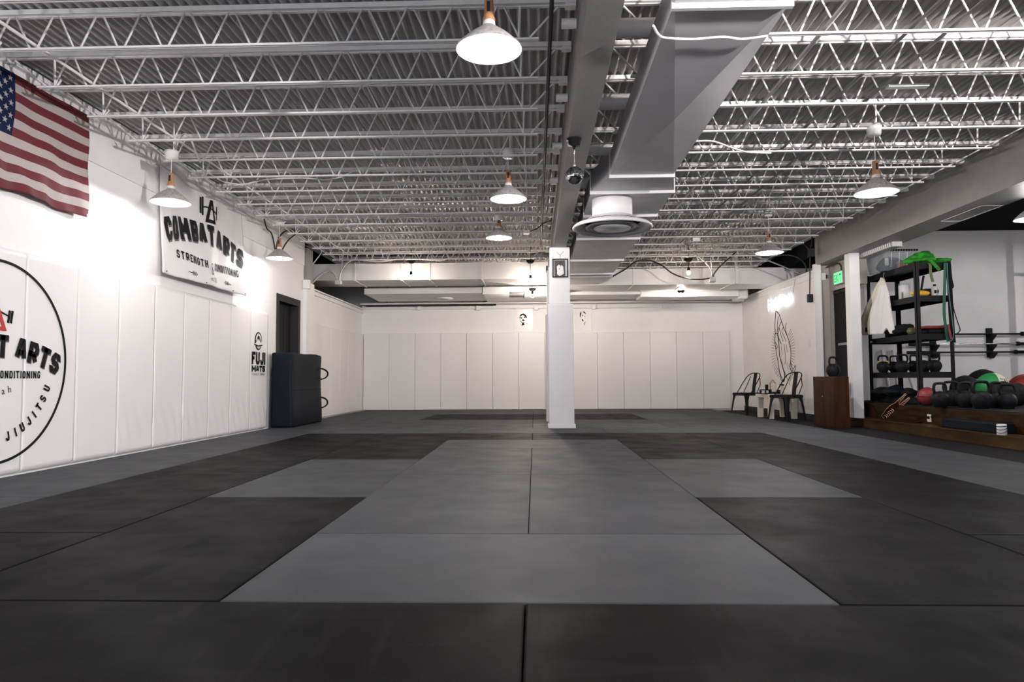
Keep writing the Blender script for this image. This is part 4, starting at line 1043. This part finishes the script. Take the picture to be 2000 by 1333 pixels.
MB().cbox((-.045, -.05, 0), (.065, .05, .085), .005).build('base_box', 'black_plastic', o); MB().lathe([(0, .085), (.027, .085), (.03, .17), (.025, .175), (0, .175)], 16, (-.01, .0, 0)).build('dark_cup', 'cabinet_wood', o)
MB().box((-.035, -.0515, .02), (.005, -.05, .065)).build('paper_label', 'paper', o)
c = onT(1509.5, 13.45); o = thing('house_lantern', 'small gold house-shaped lantern at the back of the white table', 'lantern', c)
for x in (-.05, .05): MB().box((x-.005, -.02, 0), (x+.005, .02, .20)).build('side', 'gold_wood', o)
MB().prism([(-.06, .19), (0, .27), (.06, .19), (.05, .19), (0, .255), (-.05, .19)], lambda u, v, h: Vector((u, h, v)), -.02, .02).build('roof', 'gold_wood', o)
c = onT(1512, 13.05); o = tag(MB().lathe([(0, .0), (.038, 0), (.04, .01), (.04, .13), (.03, .15), (.02, .152), (0, .152)], 20).build('candle', 'cream'), 'cream pillar candle beside the lantern on the white table', 'candle'); o.location = c + Vector((0, 0, .042))
c = onT(1516.5, 13.1); o = tag(MB().cbox((-.07, -.06, 0), (.075, .06, .04), .008).build('tray', 'black_plastic'), 'low black tray under the cream candle on the white table', 'tray'); o.location = c
c = onT(1518.5, 13.1); o = tag(MB().lathe([(0, 0), (.03, 0), (.033, .03), (.03, .035), (0, .035)], 16).build('small_bowl', 'cabinet_wood'), 'small dark bowl on the black tray', 'bowl'); o.location = c + Vector((.02, 0, .042))
c = onT(1527, 13.05); o = thing('pepper_mill', 'tall cream and black mill at the right of the white table', 'mill', c)
MB().lathe([(0, 0), (.038, 0), (.034, .03), (.022, .08), (.024, .12), (.036, .155), (0, .155)], 20).build('body', 'cream', o)
MB().lathe([(.036, .155), (.042, .16), (.042, .178), (.02, .185), (0, .185)], 20).build('cap', 'black_plastic', o)
c = onT(1481.5, 13.3); o = tag(MB().cbox((-.05, -.04, 0), (.05, .04, .012), .003).build('notebook', 'black_plastic'), 'thin black notebook at the left edge of the white table', 'notebook'); o.location = c

# ================================================================== KETTLEBELLS
def kettlebell(label, r=.10, band=None):
    t = thing('kettlebell', label, 'kettlebell')
    prof = [(0, 0), (r*.62, 0)] + [(r*math.sin(a), r*.93-r*math.cos(a)) for a in [math.radians(x) for x in range(45, 160, 12)]] + [(0, r*1.9)]
    MB().lathe(prof, 24).build('body', 'cast_iron', t)
    h = r*2.75; w_ = r*.78
    hp = spline([(-w_*.72, 0, r*1.45), (-w_, 0, r*2.1), (-w_*.86, 0, h-.012), (-w_*.5, 0, h+.004), (w_*.5, 0, h+.004), (w_*.86, 0, h-.012), (w_, 0, r*2.1), (w_*.72, 0, r*1.45)], 5)
    hd = MB().tube(hp, .0165, 10).build('handle', 'cast_iron', t)
    if band:
        for s in (-1, 1): MB().tube([(s*w_*.86, 0, r*1.74), (s*w_*.95, 0, r*1.96)], .0185, 10).build('colour_band', band, hd)
    return t
KB = kettlebell('', .105); KY = kettlebell('', .105, 'yellow')
def put_kb(src, px, Y, z, rz, label, group, used=set(), s=1.0):
    c = onY(px, 750, Y); loc = (c.x, Y, z)
    if id(src) not in used:
        used.add(id(src)); src.location = loc; src.rotation_euler.z = rz; src.scale = (s,)*3; src['label'] = label; src['group'] = group; return src
    return dup(src, loc, rz, label, group, s)

# cabinet with a kettlebell
t = thing('storage_cabinet', 'dark brown wooden cabinet standing between the chairs and the white post', 'cabinet', (4.55, 10.9, -.04))
MB().cbox((4.45, 10.5, -.04), (4.66, 11.3, .732), .004).build('cabinet_body', 'cabinet_wood', t, True)
MB().box((4.444, 10.53, -.02), (4.45, 10.9, .71)).build('cabinet_door', 'cabinet_wood', t, True)
MB().box((4.444, 10.91, -.02), (4.45, 11.27, .71)).build('cabinet_door', 'cabinet_wood', t, True)
MB().sphere((4.441, 10.93, .43), .008, 8).build('door_knob', 'galv', t, True)
put_kb(KB, 1628, 10.9, .733, .5, 'single black kettlebell on top of the brown cabinet', 'kettlebells', s=1.0)

# exit sign, alarm box
t = thing('exit_sign', 'green lit exit sign over the dark door in the recess', 'exit sign', (5.1, 11.74, 2.39))
MB().cbox((5.08, 11.57, 2.275), (5.145, 11.90, 2.49), .006).build('sign_housing', 'galv', t, True)
MB().box((5.076, 11.585, 2.29), (5.08, 11.885, 2.475)).build('lit_face', 'exit_green', t, True)
b = MB(); lettering(b, 'EXIT', lambda u, v: Vector((5.0745, 11.735-u, 2.32+v)), .125, .85, .14, .03, total=.25); b.build('lettering', 'exit_dark', t, True)
MB().tube(spline([(5.11, 11.66, 2.49), (5.11, 11.68, 2.58), (5.10, 11.8, 2.64), (5.05, 12.1, 2.62)], 5), .012, 8).build('conduit', 'cable_dark', t, True)
c = onY(1604, 541, 12.22); o = thing('alarm_box', 'square pale alarm box in the shaded recess beside the exit sign', 'alarm box', c)
MB().cbox((-.065, -.04, -.065), (.065, .03, .065), .008).build('housing', 'white_plastic', o); MB().cbox((.066, -.03, -.03), (.10, .03, .03), .006).build('lamp_head', 'frame_dark', o)

# ================================================================== PLATFORM
t = thing('wooden_step', 'long dark wooden platform with a low front step, along the weight room', 'platform', (6, 7.5, -.04))
MB().cbox((4.95, 2.4, -.04), (9.38, 11.49, .088), .005).build('lower_step', 'wood_step', t, True)
MB().box((4.952, 2.4, -.04), (4.957, 11.3, -.0)).build('kick_board', 'wood_dark', t, True)
MB().cbox((5.3, 2.4, .088), (9.38, 12.19, .308), .005).build('upper_deck', 'wood_dark', t, True)
MB().box((4.945, 2.4, .080), (4.975, 11.49, .0905)).build('step_nosing', 'wood_step', t, True)
for i, (a, b_) in enumerate(((2.4, 5.2), (5.2, 7.4), (7.4, 9.6), (9.6, 12.15))):
    o = MB().cbox((5.34, a+.004, .308), (9.35, b_-.004, .325), .003).build('rubber_mat', 'rubber')
    tag(o, ('black rubber mat on the platform, %s from the camera' % ordinal(i)), 'rubber mat', 'rubber mats on the platform')
PZ = .325
ou = thing('wall_outlet', 'white outlet plate on the platform riser with a black plug', 'outlet', onX(1815.5, 817, 5.3))
MB().box((-.008, -.045, -.05), (.0, .045, .05)).build('plate', 'white_plastic', ou); MB().cbox((-.03, -.02, -.01), (-.008, .02, .025), .004).build('plug', 'black_plastic', ou)
S1 = lambda x, y: onZ(x, y, .10)
cable('power_cord', [onX(1704, 792, 5.29), onX(1712, 806, 5.28), S1(1724, 819), S1(1745, 822), S1(1790, 826), S1(1803, 823), onX(1812, 815, 5.26)], .007, 'black_plastic', 'black power cord trailing along the low step to the outlet', 'cord')
cable('power_cord', [onX(1818, 814, 5.26), S1(1826, 826), S1(1838, 833), S1(1850, 832)], .007, 'black_plastic', 'short black cord right of the outlet', 'cord')
o = tag(MB().cbox((5.10, 7.85, .089), (5.27, 8.95, .20), .012).build('foam_block', 'navy_vinyl'), 'long dark foam block lying on the low step right of the outlet', 'foam block')
c = onZ(1957, 850.5, .089); t = thing('travel_mug', 'small white mug with black bands on the edge of the step', 'mug', c)
MB().lathe([(0, 0), (.043, 0), (.047, .005), (.047, .115), (.043, .118), (.04, .10), (0, .10)], 24).build('body', 'white_plastic', t)
for z, tl in ((.075, .018), (.045, .022), (.10, .008)):
    MB().tube([(.0478*math.cos(2*PI*i/24), .0478*math.sin(2*PI*i/24), z+tl*math.sin(2*PI*i/24*1+1)) for i in range(24)], .0035, 5, closed=True).build('dark_band', 'ink', t)
# leaning painted wooden paddle
A = onZ(1728, 817.5, .095); B_ = onX(1774, 773, 5.30); ax = (B_-A); ln = ax.length; ax.normalize(); sd = Vector((.25, -1, 0)); sd = (sd-ax*sd.dot(ax)).normalized(); nn = ax.cross(sd)
if nn.x > 0: nn = -nn
t = thing('painted_paddle', 'narrow brown paddle with pale outline leaning on the platform edge', 'paddle', A)
pf = lambda u, v, h: ax*(v*ln)+sd*(-u)+nn*h
out = [(-.055, 0), (.055, 0), (.075, .25), (.07, .45), (.05, .60), (.045, 1.0), (.025, 1.0), (.01, .66), (-.01, .66), (-.025, 1.0), (-.045, 1.0), (-.05, .60), (-.07, .45), (-.075, .25)]
MB().prism(out, pf, -.012, .012).build('board', 'sign_brown', t)
b = MB(); b.tube([pf(u, v, .013) for u, v in out], .0028, 5, closed=True)
for v in (.08, .14, .20, .26, .32, .38, .70, .76, .82, .88, .94):
    if v < .5: b.tube([pf(-.025, v, .013), pf(.0, v+.03, .013), pf(.028, v, .013)], .004, 5)
    else:
        for s in (-1, 1): b.tube([pf(s*.028, v, .013), pf(s*.036, v+.03, .013)], .004, 5)
b.build('painted_lines', 'sign_line_glow', t)

# ================================================================== SHELVING
SX0, SX1, SY0, SY1 = 5.45, 5.94, 10.06, 11.5
t = thing('storage_shelf', 'tall black metal five-tier shelving unit on the platform', 'shelf', (5.7, 10.8, PZ))
lv = [2.355, 1.88, 1.335, .79, .42]
for z in lv:
    b = MB().box((SX0+.01, SY0+.01, z-.012), (SX1-.01, SY1-.01, z)).box((SX0, SY0, z-.085), (SX0+.012, SY1, z)).box((SX1-.012, SY0, z-.085), (SX1, SY1, z)).box((SX0, SY0, z-.085), (SX1, SY0+.012, z)).box((SX0, SY1-.012, z-.085), (SX1, SY1, z))
    b.build('shelf_board', 'black_metal', t, True)
for x in (SX0, SX1-.0):
    for y in (SY0, SY1):
        sx = 1 if x == SX0 else -1; sy = 1 if y == SY0 else -1
        a_, b__ = x-.008*sx, y-.008*sy
        q = MB().box((min(a_, a_+sx*.055), min(b__, b__+sy*.006), PZ), (max(a_, a_+sx*.055), max(b__, b__+sy*.006), 2.37)).box((min(a_, a_+sx*.006), min(b__, b__+sy*.055), PZ), (max(a_, a_+sx*.006), max(b__, b__+sy*.055), 2.37))
        q.build('post', 'black_metal', t, True)
MB().box((SX0-.011, SY1-.12, 1.275), (SX0-.008, SY1-.05, 1.30)).build('price_tag', 'white_plastic', t, True)
# --- top shelf
t = thing('storage_bin', 'clear plastic storage bin with dark lid rim on top of the shelving', 'bin', (5.62, 11.07, 2.356))
def taper(x0, x1, y0, y1, z0, z1, k):
    cx, cy = (x0+x1)/2, (y0+y1)/2
    return [(cx+(x-cx)*s, cy+(y-cy)*s, z) for z, s in ((z0, k), (z1, 1)) for x, y in ((x0, y0), (x1, y0), (x1, y1), (x0, y1))]
bf = [(0, 3, 2, 1), (0, 1, 5, 4), (1, 2, 6, 5), (2, 3, 7, 6), (3, 0, 4, 7)]
solid(MB().add(taper(5.37, 5.87, 10.8, 11.36, 2.36, 2.655, .86), bf).build('bin_wall', 'clear_plastic', t, True), .004)
MB().cbox((5.345, 10.775, 2.655), (5.895, 11.385, 2.678), .006).build('lid', 'clear_plastic', t, True)
b = MB()
for i in range(14): b.cbox((5.35+i*.039, 10.768, 2.652), (5.35+i*.039+.028, 10.78, 2.682), .002)
for i in range(14): b.cbox((5.338, 10.78+i*.043, 2.652), (5.35, 10.78+i*.043+.03, 2.682), .002)
b.build('lid_rim', 'black_plastic', t, True)
for x in (5.50, 5.62, 5.74): MB().tube([(x, 10.80, 2.64), (x, 10.83, 2.42)], .004, 5).build('rib', 'white_plastic', t, True)
bm = bmesh.new(); bmesh.ops.create_icosphere(bm, subdivisions=4, radius=1)
def lump(cx, cy, cz, sx, sy, sz, seed, flat=0, am=.12):
    def f(c):
        k = 1+am*(math.sin(c.x*5+seed)+math.sin(c.y*6+seed*2)+math.sin(c.z*5+seed*3)+.6*math.sin(c.x*13+c.y*9+seed))
        z = c.z*k*sz
        return Vector((cx+c.x*k*sx, cy+c.y*k*sy, cz+max(z, -flat*sz if flat else z)))
    return f
def blob(cx, cy, cz, sx, sy, sz, seed, flat=.6, am=.1, sub=4):
    bm = bmesh.new(); bmesh.ops.create_icosphere(bm, subdivisions=sub, radius=1); return MB().bm(bm, 0, True, lump(cx, cy, cz, sx, sy, sz, seed, flat, am))
bm.free()
tag(blob(5.62, 11.08, 2.47, .19, .22, .13, 3, .75, .05).build('bundled_clothes', 'bin_contents'), 'dark blue-grey bundle packed inside the clear bin', 'clothes')
tag(MB().cbox((5.60, 10.828, 2.385), (5.80, 10.87, 2.50), .01).build('cardboard_piece', 'kraft'), 'brown cardboard piece inside the clear bin', 'cardboard')
tag(MB().cbox((5.42, 10.832, 2.44), (5.47, 10.86, 2.56), .004).build('paper_packet', 'paper'), 'white paper packet at the left inside the clear bin', 'packet')
t = thing('green_cloth', 'bright green bundled belt and cloth heaped on top of the shelving', 'cloth', (5.72, 10.3, 2.356))
blob(5.66, 10.25, 2.425, .20, .17, .085, 1, .72, .16).build('cloth_heap', 'green_cloth', t, True)
blob(5.88, 10.18, 2.395, .13, .10, .045, 4, .7, .09).build('cloth_heap', 'green_cloth', t, True)
e = onY(1816, 516, 10.03); e2 = onY(1822, 551, 10.03); MB().strap(spline([e+Vector((0, .1, .04)), e+Vector((0, .0, .0)), (e+e2)/2+Vector((-.01, 0, 0)), e2], 5), .04, .006, (1, 0, 0)).build('hanging_end', 'olive', t, True)
e = onY(1818, 510, 10.03); e2 = onY(1835, 528, 10.01); MB().strap(spline([e+Vector((-.02, .1, .04)), e, e2], 6), .045, .012, (1, 0, .5)).build('hanging_end', 'green_cloth', t, True)
# --- second shelf
Z2 = 1.881
def on2(px, y, z=Z2): c = onY(px, 580, y); return Vector((c.x, y, z))
t = thing('clear_jar', 'clear plastic jar on the second shelf of the black shelving', 'jar', on2(1766, 10.55))
MB().lathe([(0, 0), (.07, 0), (.074, .01), (.074, .20), (.068, .21)], 24).build('jar_wall', 'jar_clear', t); MB().lathe([(.072, .205), (.074, .235), (0, .24)], 24).build('jar_lid', 'clear_plastic', t); MB().box((-.06, -.06, .01), (.0, .0, .10)).build('jar_contents', 'olive', t)
t = thing('wipes_pack', 'yellow soft pack lying on the second shelf of the black shelving', 'pack', on2(1797, 10.2))
blob(0, 0, .045, .14, .06, .045, 2, .9, .02).build('pack_body', 'yellow', t)
t = thing('spray_bottle', 'white bottle with black cap at the right end of the second shelf', 'bottle', on2(1826, 10.16))
MB().lathe([(0, 0), (.042, 0), (.046, .01), (.046, .10), (.035, .125), (.018, .135), (.016, .15), (0, .15)], 20).build('bottle_body', 'white_plastic', t)
MB().lathe([(.02, .145), (.02, .17), (0, .172)], 14).build('cap', 'black_plastic', t)
MB().box((-.03, -.048, .035), (.0, -.044, .085)).prism([(.012, .03), (.03, .05), (.03, .08), (.015, .09), (.008, .06)], lambda u, v, h: Vector((u, -.046-h, v)), 0, .003).build('printed_label', 'ink', t)
tag(MB().cbox(on2(1809, 10.2), on2(1820, 10.3)+Vector((0, 0, .115)), .004).build('black_box', 'black_plastic'), 'small black box beside the white bottle on the second shelf', 'box')
tag(MB().cbox(on2(1741, 10.9), on2(1757, 11.1)+Vector((0, 0, .10)), .004).build('black_box', 'black_plastic'), 'black box with yellow marks partly behind the hanging jacket', 'box')
t = thing('gloves_pair', 'black straps standing in a V behind the yellow pack', 'straps', on2(1797, 10.3))
for px, tp in ((1794, 1790), (1797, 1804)):
    a = on2(px, 10.32) - t.location; bq = onY(tp, 539, 10.3) - t.location
    MB().tube(spline([a, (a+bq)/2+Vector((0, 0, .01)), bq], 4), .016, 8).build('strap_end', 'black_plastic', t)
# --- third shelf
Z3 = 1.336
tag(blob(*(onY(1764, 640, 10.7).xy), Z3+.075, .17, .16, .10, 5, .75, .1).build('gear_bag', 'black_plastic'), 'black crumpled gear bag on the third shelf', 'bag')
tag(blob(*(onY(1742, 640, 11.0).xy), Z3+.06, .10, .14, .075, 8, .8, .1).build('gear_bag', 'navy_vinyl'), 'smaller dark bag behind the hanging jacket on the third shelf', 'bag')
tag(blob(*(onY(1779, 650, 10.25).xy), Z3+.045, .05, .05, .05, 9, .9, .05).build('glove', 'olive'), 'small olive glove on the third shelf beside the black bag', 'glove')
tag(MB().cbox((5.62, 10.08, Z3), (5.93, 10.6, Z3+.062), .02).build('focus_pad', 'black_plastic'), 'black flat pad under the red one on the third shelf', 'pad')
t = thing('focus_pad', 'red and black flat pad on top of the black pad, third shelf', 'pad', (5.75, 10.3, Z3+.07))
MB().cbox((5.58, 10.10, Z3+.07), (5.86, 10.6, Z3+.115), .018).build('pad_body', 'red_vinyl', t, True); MB().cbox((5.86, 10.10, Z3+.065), (5.93, 10.4, Z3+.125), .015).build('strap_grip', 'black_plastic', t, True)
# --- fourth shelf, kettlebells
Z4 = .791
for src, px, Y, rz, lab in ((KY, 1726, 11.05, 0, 'black kettlebell with yellow bands, first from the left on the fourth shelf'), (KB, 1748, 11.2, .2, 'black kettlebell behind the yellow banded one on the fourth shelf'),
                            (KB, 1764, 10.62, -.15, 'black kettlebell left of the near shelf post'), (KB, 1786, 10.75, .4, 'black kettlebell hidden behind the near shelf post'),
                            (KB, 1806, 10.42, -.5, 'black kettlebell just right of the near shelf post'), (KB, 1827, 10.17, .1, 'black kettlebell at the right end of the fourth shelf')):
    put_kb(src, px, Y, Z4, rz, lab, 'kettlebells', s=.88)
# --- bottom shelf
Z5 = .421
tag(blob(*(onY(1722, 772, 11.1).xy), Z5+.06, .12, .14, .085, 11, .8, .07).build('gear_bag', 'black_plastic'), 'black bag at the left of the bottom shelf', 'bag')
tag(blob(*(onY(1750, 772, 10.8).xy), Z5+.075, .16, .15, .095, 13, .8, .06).build('gear_bag', 'navy_vinyl'), 'dark gear bag in the middle of the bottom shelf', 'bag')
tag(blob(*(onY(1776, 772, 10.4).xy), Z5+.06, .10, .10, .08, 15, .8, .07).build('gear_bag', 'black_plastic'), 'black bag behind the top of the leaning paddle', 'bag')
# --- jacket hung on the front
t = thing('hanging_jacket', 'cream cotton gi jacket hung from the front of the shelving', 'jacket', (5.36, 10.95, 1.38))
Lp = [(0, 1722, 543), (.12, 1713, 556), (.3, 1704, 578), (.5, 1694, 600), (.72, 1684, 628), (.88, 1684, 640), (1, 1688, 655)]
Rp = [(0, 1724, 543), (.12, 1731, 556), (.3, 1737, 575), (.5, 1739, 600), (.72, 1742, 628), (.88, 1743.5, 642), (1, 1744, 652)]
def lerp_tab(T, v):
    for i in range(len(T)-1):
        if T[i][0] <= v <= T[i+1][0]:
            k = (v-T[i][0])/(T[i+1][0]-T[i][0]); return T[i][1]+(T[i+1][1]-T[i][1])*k, T[i][2]+(T[i+1][2]-T[i][2])*k
    return T[-1][1:]
def jac(u, v):
    a = lerp_tab(Lp, v); b_ = lerp_tab(Rp, v); px = a[0]+(b_[0]-a[0])*u; py = a[1]+(b_[1]-a[1])*u
    p = onX(px, py, 5.385)
    d = .028*math.sin(u*15+v*2)*min(1, v*2) + .012*math.sin(u*33+1) + .05*math.sin(PI*u)*min(1, v*1.5)
    if .80 < u < .9 and v > .82: p.z += (v-.82)*.6*(1-abs(u-.85)/.05)
    return Vector((5.395-d, p.y, p.z))
solid(MB().grid(jac, 44, 30, mfn=lambda u, v: 1 if (.42 < u and v > .12) else 0).build('cloth', ['gi_cloth', 'gi_light'], t, True), .012)
MB().tube([jac(.36, v)+Vector((-.018, 0, 0)) for v in [i/12 for i in range(13)]], .014, 8).build('lapel', 'gi_cloth', t, True)
MB().tube([jac(.5, 0)+Vector((0, 0, -.01)), jac(.5, 0)+Vector((.01, 0, .08))], .004, 6).build('hook', 'galv', t, True)
p = onX(1692, 645, 5.34); MB().box((p.x-.004, p.y-.05, p.z-.03), (p.x+.004, p.y+.03, p.z+.04)).build('patch', 'ink', t, True)
# --- bands on the near right post
def band(px, Y, w_, m, label, th=.006, nm='resistance_band'):
    o = MB().strap(spline([onY(x, y, Y) for x, y in px], 6), w_, th, (1, 0, 0)).build(nm, m); return tag(o, label, 'resistance band', 'bands hanging on the shelving')
band([(1846, 514), (1845, 560), (1844, 610), (1848, 645), (1852, 668)], 10.0, .04, 'green_band', 'wide green resistance band hanging at the right corner of the shelving')
band([(1850, 514), (1852, 560), (1858, 610), (1862, 645), (1861, 662), (1855, 668)], 9.97, .012, 'teal_band', 'thin teal resistance band beside the green one')
band([(1849, 512), (1854, 545), (1857, 600), (1860, 650), (1862, 670)], 10.01, .07, 'black_plastic', 'broad black resistance band hanging on the shelving corner')
band([(1855, 515), (1858, 545), (1861, 560), (1857, 562)], 10.0, .03, 'black_plastic', 'short black band looped at the top right of the shelving')
band([(1852, 634), (1855, 650), (1858, 663)], 9.96, .028, 'red_band', 'short red band end among the hanging bands', .01)
o = MB().tube(spline([onY(*p, 9.98) for p in [(1857, 560), (1862, 600), (1870, 628), (1875, 643), (1873, 649), (1868, 653)]], 6), .007, 6).build('jump_rope', 'black_plastic'); tag(o, 'thin black rope loop sticking out right of the hanging bands', 'rope')

# ================================================================== WEIGHTS ON THE PLATFORM
for src, px, Y, rz, s, lab in ((KB, 1835, 9.25, .15, 1.05, 'black kettlebell at the left of the platform row, beside the red ball'), (KB, 1857, 9.55, -.2, 1.1, 'black kettlebell behind the first two of the platform row'),
                               (KB, 1884, 9.12, .25, 1.08, 'black kettlebell third from the left in the platform row'), (KB, 1916, 8.75, -.05, 1.12, 'black kettlebell at the middle front of the platform row'),
                               (KB, 1945, 8.95, .3, 1.08, 'black kettlebell under the green and white ball'), (KB, 1966, 8.7, -.3, 1.0, 'black kettlebell farthest right in the platform row')):
    put_kb(src, px, Y, PZ, rz, lab, 'kettlebells', s=s)
def ball(px, Y, r, m, label, z=None):
    c = onY(px, 770, Y); o = thing('medicine_ball', label, 'medicine ball', (c.x, Y, z or PZ), 0, 'medicine balls')
    MB().sphere((0, 0, r), r, 28).build('ball_shell', m, o)
    MB().tube([((r+.001)*math.cos(a), 0, r+(r+.001)*math.sin(a)) for a in [2*PI*i/40 for i in range(40)]], .003, 4, closed=True).tube([((r+.001)*math.cos(a), (r+.001)*math.sin(a), r) for a in [2*PI*i/40 for i in range(40)]], .003, 4, closed=True).build('seam', 'ink', o)
    return o
ball(1811, 9.75, .125, 'red_vinyl', 'dark red medicine ball behind the near shelf post')
ball(1922, 11.4, .255, 'rubber', 'largest black medicine ball at the very back of the heap')
ball(1886, 10.45, .205, 'rubber', 'black medicine ball at the left of the heap, below the bands')
ball(1905, 10.95, .18, 'cream', 'cream ball wedged between the two big black balls')
ball(1959, 9.25, .165, 'rubber', 'black medicine ball in front of the green and white one')
ball(1988, 9.62, .15, 'rubber', 'black medicine ball right of the kettlebells')
ball(2001, 10.3, .21, 'red_vinyl', 'red medicine ball cut by the right edge of the frame')
c = onY(1939, 770, 9.78); t = thing('wall_ball', 'big green and white ball with black marks on the heap of weights', 'medicine ball', (c.x, 9.78, PZ))
r = .205; zc = r+.035
def bfn(u, v):
    a, q = PI*v, 2*PI*u; return Vector((r*math.sin(a)*math.cos(q), r*math.sin(a)*math.sin(q), zc-r*math.cos(a)))
MB().grid(bfn, 48, 24, mfn=lambda u, v: 0 if .30 < u < .735 else 1).build('ball_shell', ['green_ball', 'cream'], t)
b = MB()
for u, v, du, dv in ((.80, .66, .012, .05), (.835, .66, .012, .06), (.872, .66, .010, .05)):
    b.grid(lambda s, q: bfn(u+du*(s-.5), v+dv*2*(q-.5))*1.0+Vector((0, 0, 0))+(bfn(u, v)-Vector((0, 0, zc))).normalized()*.003, 2, 4)
b.grid(lambda s, q: (lambda p: p+(p-Vector((0, 0, zc))).normalized()*.003)(bfn(.765+.018*math.cos(2*PI*s)*(.6+.4*q), .70+.025*math.sin(2*PI*s)*(.6+.4*q))), 14, 1)
b.build('printed_marks', 'ink', t)

# ================================================================== BARBELL RACK
for i, (px, lab) in enumerate(((1824, 'black wall bracket holding barbells, seen through the shelving'), (1935, 'black wall bracket holding barbells, right of the shelving'))):
    X = onY(px, 670, 12.15).x
    t = thing('barbell_rack', lab, 'rack', (X, 12.19, 1.05), 0, 'barbell wall brackets')
    MB().box((-.045, -.03, .0), (.045, .01, .50)).build('upright', 'black_metal', t)
    for z in (.38, .21, .07):
        MB().prism([(0, z-.09), (.10, z-.01), (.10, z+.012), (.088, z+.012), (.08, z-.002), (0, z-.002)], lambda u, v, h: Vector((h, -.03-u, v)), -.03, .05).build('hook', 'black_metal', t)
def barbell(z, x0, m, label, Y=12.09):
    t = thing('barbell', label, 'barbell', (x0, Y, z), 0, 'barbells on the wall brackets')
    MB().tube([(-.70, 0, 0), (.70, 0, 0)], .0145, 12).build('shaft', m, t)
    for s in (-1, 1):
        MB().tube([(s*.70, 0, 0), (s*1.12, 0, 0)], .025, 14).build('sleeve', 'black_metal', t)
        MB().tube([(s*.68, 0, 0), (s*.715, 0, 0)], .036, 14).build('collar', 'black_metal', t)
barbell(1.445, 7.60, 'black_metal', 'topmost of the three barbells on the wall'); barbell(1.276, 7.52, 'chrome', 'middle and shiniest of the three barbells on the wall'); barbell(1.136, 7.48, 'black_metal', 'lowest of the three barbells on the wall')
# assumed squat rack, added out of frame to shadow the weight room wall
t = thing('assumed_squat_rack', 'assumed black squat rack outside the frame in the weight room', 'rack', (8.75, 11.3, PZ))
for x, y in ((8.36, 11.6), (9.2, 11.6), (8.36, 10.6+.9), (9.2, 10.8)): MB().box((x-.03, y-.03, PZ), (x+.03, y+.03, 2.95)).build('post', 'black_metal', t, True)
for z in (2.9, 2.45): MB().box((8.3, 11.58, z), (9.25, 11.62, z+.05)).build('crossbar', 'black_metal', t, True)

# under-soffit vent, hatch frame and the white wall boxes beside it
vt = thing('vent_grille', 'pale louvred vent under the side girder above the storage bin', 'vent', (5.2, 10.6, 2.6))
MB().box((5.16, 10.1, 2.60), (5.30, 11.25, 2.67)).build('vent_frame', 'galv', vt, True)
for i in range(18):
    y = 10.14+i*.058
    b = MB().add([(5.155, y, 2.605), (5.155, y+.035, 2.605), (5.15, y+.045, 2.665), (5.15, y+.01, 2.665)], [(0, 1, 2, 3)]); solid(b.build('louvre', 'white_plastic', vt, True), .003)
hf = MB(); z = 2.668
hf.box((5.10, 8.0, z-.004), (5.108, 8.8, z)).box((5.34, 8.0, z-.004), (5.348, 8.8, z)).box((5.10, 8.0, z-.004), (5.348, 8.008, z)).box((5.10, 8.792, z-.004), (5.348, 8.8, z))
tag(hf.build('hatch_frame', 'wall_paint'), 'thin white outline of a hatch under the side girder', 'hatch')
c = onY(1750, 478, 12.17); o = MB().cbox((-.12, -.04, -.05), (.12, .03, .05), .006).build('wall_box', 'white_plastic'); o.location = c; tag(o, 'long white box high on the weight room wall beside the bin', 'wall box')
# pale poles leaning behind the shelving
for i, (x0, y0, x1, y1) in enumerate(((1740, 770, 1722, 684), (1757, 770, 1744, 684), (1792, 770, 1760, 686))):
    o = MB().tube([onY(x0, 781, 12.0), onY(x1, y1, 12.15)], .03, 10).build('leaning_pole', 'wall_paint')
    tag(o, '%s pale pole from the left leaning on the wall behind the shelving' % ordinal(i), 'pole', 'poles behind the shelving')
